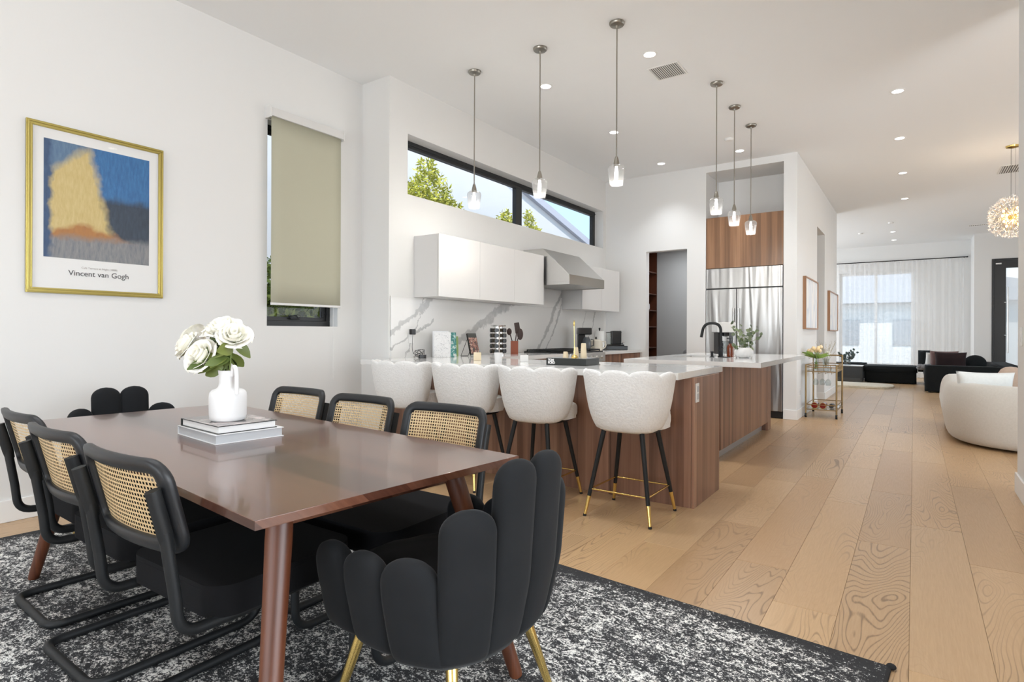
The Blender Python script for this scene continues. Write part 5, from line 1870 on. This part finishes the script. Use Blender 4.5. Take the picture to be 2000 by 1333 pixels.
for i, (x, lb) in enumerate(((-1.165, 'dark red bottle lying on the lower cart shelf, left of two'), (-1.060, 'dark red bottle lying on the lower cart shelf, right of two'))):
    t = thing('lying_bottle', lb, 'bottle', (x, 9.25, .168), 0, 'dark red bottles on the lower cart shelf')
    YZ = Matrix.Rotation(-PI / 2, 4, 'X')
    MB().lathe([(.001, 0), (.036, 0), (.041, .008), (.041, .19), (.030, .215), (.015, .24), (.014, .29), (.001, .29)], seg=22).xf(YZ).build('body', 'red_lens', t)
    b = MB(); b.lathe([(.039, -.002), (.0435, -.002), (.0435, .012), (.039, .012)], seg=22, cap=False).xf(YZ).build('gold_rim', 'brass', t)
    MB().lathe([(.0155, .25), (.0155, .296), (.001, .297)], seg=14).xf(YZ).build('foil', 'aged_brass', t)
b = MB(); b.lathe([(.001, 0), (.030, 0), (.034, .03), (.034, .12), (.028, .16), (.012, .19), (.012, .26), (.001, .262)], seg=16).xf(Matrix.Rotation(-PI / 2, 4, 'X'))
tag(b.build('lying_bottle', 'black_plastic', loc=(-.965, 9.35, .162)), 'black bottle lying at the right of the lower cart shelf', 'bottle')


def glass_vase(label, c, r, h_, name='glass_vase'):
    b = MB(); b.lathe([(.001, 0), (r * .8, 0), (r * .85, .01), (r, h_), (r - .003, h_), (r * .82, .015), (.001, .012)], seg=24, cap=False)
    return tag(b.build(name, 'tumbler', loc=c, ang=70), label, 'vase')


glass_vase('tall clear glass vase with tulips on the bar cart', (-1.155, 9.32, .667), .036, .20)
t = thing('tulip_bouquet', 'cream tulips with bright green leaves in the glass vase on the bar cart', 'flower', (-1.155, 9.32, .667))
rt = random.Random(4)
for k in range(9):
    a = 2 * PI * k / 9 + .3; rr_ = rt.uniform(.03, .10)
    e = Vector((rr_ * math.cos(a), rr_ * math.sin(a), rt.uniform(.25, .33)))
    MB().tube(fillet([Vector((-e.x * .3, -e.y * .3, .02)), Vector((0, 0, .18)), e], .08, 4), .003, 6).build('stem', 'tulip_leaf', t)
    b = MB()
    for j in range(6):
        f0 = 2 * PI * j / 6
        def fn(s, v, f0=f0, e=e):
            an = f0 + (s - .5) * 1.5 * math.sin(PI * min(1, .15 + .85 * (1 - v * .9)))
            rad = .029 * math.sin(PI * (.12 + .72 * v)) * (1 if j % 2 else .9)
            return e + Vector((rad * math.cos(an), rad * math.sin(an), -.01 + .058 * v))
        b.grid(fn, 3, 4)
    b.build('blossom', 'tulip', t, ang=180, recalc=False)
    for q in range(2):
        b = MB(); d = Vector((math.cos(a + q * 2.1), math.sin(a + q * 2.1), rt.uniform(.3, .8)))
        leaf_bm(b, (0, 0, .17), d, -F + Vector((0, 0, .5)), rt.uniform(.14, .19), .044, .45, 5); b.build('leaf', 'tulip_leaf', t, ang=180, recalc=False)
glass_vase('clear glass vase with dried sprigs, behind the tulips on the bar cart', (-1.065, 9.62, .667), .045, .16)
t = thing('dried_bouquet', 'loose dried grass and small cream flowers in the second cart vase', 'flower', (-1.065, 9.62, .667))
bq, bl = MB(), MB()
for k in range(22):
    a = rt.uniform(0, 2 * PI); rr_ = rt.uniform(.03, .15); e = Vector((rr_ * math.cos(a), rr_ * math.sin(a), rt.uniform(.26, .44)))
    bq.tube([Vector((0, 0, .03)), e * .5 + Vector((0, 0, .05)), e], .0014, 4)
    for j in range(6):
        p = e * (.6 + .07 * j) + Vector((0, 0, .03)); leaf_bm(bl, p, (rt.uniform(-1, 1), rt.uniform(-1, 1), .6), (0, 0, 1), .022, .008, .2, 2)
bq.build('stems', 'dry', t); bl.build('sprig_leaves', 'dry', t, kind='stuff', ang=180, recalc=False)
for k in range(3):
    b = MB(); blossom(b, (.03 * (k - 1), -.04, .20 + .02 * k), (0.2 * (k - 1), -.8, .6), .024, 40 + k); b.build('blossom', 'rose', t, ang=180, recalc=False)
tag(MB().lathe([(.001, 0), (.026, 0), (.03, .05), (.028, .05), (.024, .006), (.001, .006)], seg=18, cap=False).build('tumbler_glass', 'tumbler', loc=(-.985, 9.34, .667)), 'short clear tumbler on the cart tray by the corner post', 'glass')

# ================================================================== LIVING ROOM
t = thing('sheer_curtain', 'white sheer curtain hanging across the far living room window', 'curtain', (0, WY - .10, .02))


def cur(u, v):
    x = -1.95 + 3.02 * u
    ph = x * 46 + 1.6 * math.sin(x * 5.1) + .5 * math.sin(x * 17)
    return (x, .030 * math.sin(ph) * (.55 + .45 * (1 - v)), 3.20 * v)


b = MB(); b.grid(cur, 620, 4); b.build('panel', 'sheer', t, ang=180)
t = thing('curtain_rod', 'thin black curtain rod above the sheer curtain', 'curtain rod', (0, WY - .10, 3.245))
MB().cyl((-2.1, 0, 0), (1.13, 0, 0), .013).build('rod', 'black_metal', t)
for x in (-2.12, 1.14):
    MB().sphere((x, 0, 0), .022).build('finial', 'black_metal', t)
for x in (-2.0, -.45, 1.08):
    MB().b2(x - .008, x + .008, 0, .10, -.012, .004).build('bracket', 'black_metal', t)

t = thing('sectional_sofa', 'low black sectional sofa with ottoman before the curtained window', 'sofa', (.18, 14.6, 0))


def puff(b, x0, x1, y0, y1, z0, z1, r=.06, seg=4):
    b.prism(rrect(x1 - x0, y1 - y0, min(r * 1.4, (x1 - x0) * .45), 5, (x0 + x1) / 2, (y0 + y1) / 2), z0, z1, r, seg)
    return b


puff(MB(), .0, 1.52, 0, .30, .025, .555, .045).build('arm', 'sofa_black', t, ang=70)
puff(MB(), 1.20, 1.56, .10, 3.0, .05, .56, .10).build('backrest', 'sofa_black', t, ang=70)
puff(MB(), .02, 1.2, .30, 3.1, .05, .28, .03).build('base', 'sofa_black', t, ang=70)
puff(MB(), .0, 1.2, .32, 1.55, .28, .43, .05).build('seat_cushion', 'sofa_black', t, ang=70)
puff(MB(), .0, 1.2, 1.57, 2.85, .28, .43, .05).build('seat_cushion', 'sofa_black', t, ang=70)
puff(MB(), -.10, .14, 2.2, 3.1, .30, .80, .07).build('back_cushion', 'sofa_black', t, ang=70)
for x, y in ((.08, .06), (1.4, .06), (.08, 3.0), (1.4, 2.9)):
    MB().cyl((x, y, 0), (x, y, .055), .02).build('foot', 'rubber', t)
t = thing('ottoman', 'wide black upholstered ottoman left of the sectional sofa', 'ottoman', (-1.03, 16.78, 0))
puff(MB(), .02, 1.08, -.02, .96, .02, .29, .03).build('base', 'sofa_black', t, ang=70)
puff(MB(), .0, 1.10, -.03, .98, .27, .415, .065).build('cushion', 'sofa_black', t, ang=70)
for x in (.1, 1.0):
    for y in (.06, .88):
        MB().cyl((x, y, 0), (x, y, .055), .02).build('foot', 'rubber', t)
t = thing('ottoman', 'second black ottoman with rounded end beside the smoked glass table', 'ottoman', (-1.75, 17.45, 0))
puff(MB(), 0, .72, 0, .75, .05, .44, .09).build('cushion', 'sofa_black', t, ang=70)
for x in (.1, .62):
    MB().cyl((x, .1, 0), (x, .1, .055), .02).build('foot', 'rubber', t); MB().cyl((x, .65, 0), (x, .65, .055), .02).build('foot', 'rubber', t)


def cushion(name, label, c, rx, rz, w, h_, th, mat, grp=None, cat='cushion'):
    def fn(sgn):
        def g(u, v):
            x, y = 2 * u - 1, 2 * v - 1
            px = x * w / 2 * (1 - .10 * (1 - y * y) * 0 - .07 * (1 - abs(y)) ** 0 * (1 - y * y) * abs(x) ** 6)
            k = (1 - x ** 4) * (1 - y ** 4)
            pin = 1 - .07 * (1 - y * y) * abs(x) ** 3
            pin2 = 1 - .07 * (1 - x * x) * abs(y) ** 3
            return (x * w / 2 * pin, sgn * th / 2 * max(0, k) ** .5, y * h_ / 2 * pin2 + h_ / 2)
        return g
    b = MB(); b.grid(fn(1), 16, 16); b.grid(fn(-1), 16, 16)
    bmesh.ops.remove_doubles(b.bm, verts=b.bm.verts[:], dist=.0008)
    o = b.build(name, mat, loc=c, ang=180)
    o.rotation_euler = (rx, 0, rz)
    return tag(o, label, cat, grp)


SC = 'cushions on the black sectional sofa'
cushion('throw_pillow', 'mauve velvet cushion at the back of the cushions on the black sofa', (.52, 15.42, .43), .18, .05, .50, .42, .14, 'cushion_mauve', SC)
cushion('throw_pillow', 'dark velvet cushion in front on the black sofa', (.62, 15.10, .43), .15, 0, .54, .40, .14, 'cushion_dark', SC)
cushion('throw_pillow', 'silver white cushion peeking out left behind the dark cushions', (.36, 15.58, .43), .2, .5, .42, .38, .12, 'pillow_white', SC)
b = MB(); b.sphere((0, 0, .17), (.19, .12, .17), 20, rings=14)
tag(b.build('round_pillow', 'sofa_black', loc=(1.03, 15.20, .43)), 'round black cushion right of the dark velvet cushion', 'cushion', SC)
b = MB(); rk = random.Random(9)
for k in range(16):
    b.sphere((rk.uniform(-.09, .06), rk.uniform(-.12, .15), rk.uniform(.03, .11)), (rk.uniform(.05, .08), rk.uniform(.06, .10), rk.uniform(.03, .05)), 10, Matrix.Rotation(rk.uniform(-.6, .6), 4, 'Y'))
tag(b.build('knit_throw', 'throw', loc=(.18, 15.25, .43)), 'crumpled grey knit throw on the left end of the black sofa', 'throw')

t = thing('smoked_glass_table', 'low smoked glass coffee table with a waterfall edge by the window', 'coffee table', (-2.15, 16.45, 0))
MB().b2(0, 1.12, 0, .55, .405, .420, .003).build('top', 'white_gloss', t)
MB().b2(1.105, 1.12, 0, .55, 0, .405, .003).build('side_panel', 'acrylic', t)
MB().b2(0, .015, 0, .55, 0, .405, .003).build('side_panel', 'acrylic', t)
MB().b2(.016, 1.104, .0, .012, 0.0, .404, .002).build('front_panel', 'acrylic', t)
t = thing('glass_planter', 'clear square glass vase holding round leaved dark branches on the coffee table', 'vase', (-1.365, 16.70, .42))
b = MB()
for (x0, x1, y0, y1) in ((-.07, .07, -.07, -.066), (-.07, .07, .066, .07), (-.07, -.066, -.066, .066), (.066, .07, -.066, .066)):
    b.b2(x0, x1, y0, y1, 0, .13)
b.b2(-.066, .066, -.066, .066, 0, .006)
b.build('body', 'tumbler', t, smooth=False)
t = thing('leafy_branches', 'dark branches with small round leaves on the glass coffee table by the window', 'plant', (-1.365, 16.70, .43))
bt, rp = MB(), random.Random(8)
for k in range(10):
    a = 2 * PI * k / 10; e = Vector((.23 * math.cos(a) * rp.uniform(.5, 1.1), .12 * math.sin(a), rp.uniform(.17, .34)))
    bt.tube([Vector((0, 0, .01)), e * .5 + Vector((0, 0, .04)), e], .0025, 5)
    for j in range(6):
        p = e * (.45 + .11 * j) + Vector((0, 0, .02))
        b = MB(); leaf_bm(b, p, (rp.uniform(-1, 1), rp.uniform(-.4, .4), rp.uniform(-.3, 1)), (0, -1, .2), .066, .050, .1, 4); b.build('leaf', 'dark_leaf', t, ang=180, recalc=False)
bt.build('branches', 'twig', t)

# fur rug
b = MB()
rf = random.Random(2)
out = []
for k in range(60):
    a = 2 * PI * k / 60
    ex_ = 4.5
    rr_ = 1 / ((abs(math.cos(a)) ** ex_ + abs(math.sin(a)) ** ex_) ** (1 / ex_))
    rr_ *= rf.uniform(.975, 1.02)
    out.append((1.12 * rr_ * math.cos(a), .62 * rr_ * math.sin(a)))
b.prism(out, 0, .045, .018, 3)
tag(b.build('fur_rug', 'fur', loc=(-1.50, 15.50, 0), ang=80), 'cream faux fur rug on the oak floor before the glass table', 'rug')

# curved boucle sofa
t = thing('curved_sofa', 'oatmeal boucle sofa with a rounded curved back at far right', 'sofa', (.25, 7.4, 0))
path = fillet([(.20, 2.3, 0), (.17, .17, 0), (3.2, .17, 0)], [0, .80, 0], 16)
rings_ = []
pts = path
for i, p in enumerate(pts):
    tn = (pts[min(i + 1, len(pts) - 1)] - pts[max(i - 1, 0)]).normalized()
    nr = Vector((tn.y, -tn.x, 0))
    ring = []
    for k in range(28):
        a = 2 * PI * k / 28
        ca, sa = math.cos(a), math.sin(a)
        ca = math.copysign(abs(ca) ** .55, ca); sa = math.copysign(abs(sa) ** .62, sa)
        bul = 1 + .10 * (1 - abs(sa))
        ring.append(p + nr * ca * .155 * bul * (1.0 if sa > -.2 else .90) + Vector((0, 0, .345 + sa * .32)))
    rings_.append(ring)
b = MB(); b.rings(rings_)
b.build('curved_back', 'oat', t, ang=80)
b = MB(); b.prism([(.25, 2.28), (.25, .85), (.45, .45), (.85, .25), (3.2, .25), (3.2, 1.0), (1.35, 1.05), (1.1, 1.4), (1.05, 2.28)], .03, .42, .05, 4)
b.build('seat', 'oat', t, ang=70)
MB().b2(.9, 3.1, .25, .9, 0, .03).build('plinth', 'rubber', t, smooth=False)
MB().b2(.32, .9, .95, 2.2, 0, .03).build('plinth', 'rubber', t, smooth=False)
cushion('throw_pillow', 'white linen pillow behind the top edge of the curved boucle sofa', (.62, 8.05, .42), .12, .10, .50, .37, .15, 'pillow_white')
t = thing('blush_back_cushion', 'blush rounded channelled back cushion on the curved sofa at right', 'cushion', (1.06, 8.95, .42), .1)
for k in range(6):
    x = -.34 + .19 * k
    hh_ = .455 - .020 * (k - 2.8) ** 2
    b = MB()
    b.rings([[(x + .11 * cw * math.cos(2 * PI * q / 16) + .05 * (z_ - .5), .10 * cw * math.sin(2 * PI * q / 16), hh_ * z_) for q in range(16)] for z_, cw in ((0, .7), (.05, 1), (.5, 1.05), (.8, 1), (.92, .8), (.985, .45), (1, .1))])
    b.build('channel', 'blush', t, ang=80)

# ================================================================== OUTSIDE
struct(MB().b2(-30, 30, -20, 60, -.6, -.21).build('ground', 'ground', smooth=False))
t = thing('neighbour_house', 'pale stucco neighbouring house with sloping roof edge seen through the high window', 'house', (-8.5, 0, -.2))
YZm = Matrix(((0, 0, 1, 0), (1, 0, 0, 0), (0, 1, 0, 0), (0, 0, 0, 1)))
MB().prism([(-8, 0), (18.2, 0), (18.2, 3.70), (5.0, 7.13), (-8, 3.70)], -.3, 0, mat=YZm).build('wall', 'stucco', t, smooth=False)
MB().prism([(5.0, 7.10), (5.0, 7.30), (18.9, 3.67), (18.9, 3.47)], -.05, .12, mat=YZm).build('roof_edge', 'fascia', t, smooth=False)
MB().prism([(5.0, 7.10), (5.0, 7.30), (-8.7, 3.67), (-8.7, 3.47)], -.05, .12, mat=YZm).build('roof_edge', 'fascia', t, smooth=False)
MB().b2(-.25, .02, 17.6, 17.85, 4.0, 4.75).build('chimney', 'stucco', t, smooth=False)
t = thing('street_house', 'pale house with a low gable roof across the street, seen through the sheer curtain', 'house', (-3.0, 33, -.2))
MB().b2(-8, 9, 0, 4, 0, 2.9).build('wall', 'trim', t, smooth=False)
XZm = Matrix(((1, 0, 0, 0), (0, 0, 1, 0), (0, 1, 0, 0), (0, 0, 0, 1)))
MB().prism([(-9, 2.9), (10, 2.9), (10, 3.2), (-1, 5.2), (-9, 3.6)], -.5, 4, mat=XZm).build('roof', 'stucco', t, smooth=False)
MB().b2(-1.0, .8, -.05, 0, .9, 2.1).build('window', 'grey_metal', t, smooth=False)
MB().b2(2.2, 4.2, -.05, 0, .9, 2.1).build('window', 'grey_metal', t, smooth=False)


def foliage(b, c, r, n, size, seed):
    rn = random.Random(seed)
    for k in range(n):
        v = Vector((rn.gauss(0, 1), rn.gauss(0, 1), rn.gauss(0, 1))).normalized() * rn.uniform(.25, 1) ** .5
        p = Vector(c) + Vector((v.x * r[0], v.y * r[1], v.z * r[2]))
        d = Vector((rn.uniform(-1, 1), rn.uniform(-1, 1), rn.uniform(-.5, 1))).normalized()
        leaf_bm(b, p, d, (rn.uniform(-1, 1), rn.uniform(-1, 1), rn.uniform(-1, 1)), size * rn.uniform(.7, 1.3), size * .42, .2, 2)


for i, (lb, y, tops, sd) in enumerate((('tall sunlit yellow green tree at the left of the high window', 8.0, [((0, 0, 3.75), (.35, .55, .45)), ((0, -.05, 4.2), (.18, .22, .25)), ((0, .5, 3.55), (.25, .4, .25)), ((0, -.3, 3.6), (.3, .4, .3))], 1),
                                       ('low sunlit tree top at the middle of the high window', 10.55, [((0, 0, 3.45), (.3, .5, .30)), ((0, -.1, 3.72), (.14, .16, .18))], 2),
                                       ('thin sunlit tree top right of the high window mullion', 11.55, [((0, 0, 3.45), (.22, .28, .35)), ((0, -.15, 3.85), (.12, .12, .22))], 3))):
    t = thing('garden_tree', lb, 'tree', (-7.45, y, -.21))
    b = MB()
    for c, r in tops:
        foliage(b, (c[0], c[1], c[2] + .21), r, int(2600 * r[0] * (r[1] + r[2])) + 60, .085, sd * 7 + int(c[2] * 10))
    b.build('foliage', 'tree_leaf', t, smooth=False, recalc=False, kind='stuff')
    MB().tube([(0, 0, 0), (.03, .02, 2.2), (0, -.02, 3.95 if i == 0 else 3.7)], [.07, .05, .015], 8).build('trunk', 'twig', t)
t = thing('garden_hedge', 'bright green shrub outside the dining window below the shade', 'shrub', (-6.1, 4.4, -.21))
b = MB()
foliage(b, (0, 0, .95), (.35, 1.5, 1.0), 9000, .13, 77)
foliage(b, (.05, -.5, 1.9), (.25, .5, .35), 700, .12, 78)
b.build('foliage', 'hedge_leaf', t, smooth=False, recalc=False, kind='stuff')
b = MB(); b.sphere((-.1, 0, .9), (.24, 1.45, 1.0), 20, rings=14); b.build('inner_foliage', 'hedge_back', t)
b = MB()
for k in range(5):
    b.cyl((0, -1 + k * .5, 0), (0, -1 + k * .5, .9), .02, seg=6)
b.build('stems', 'twig', t)
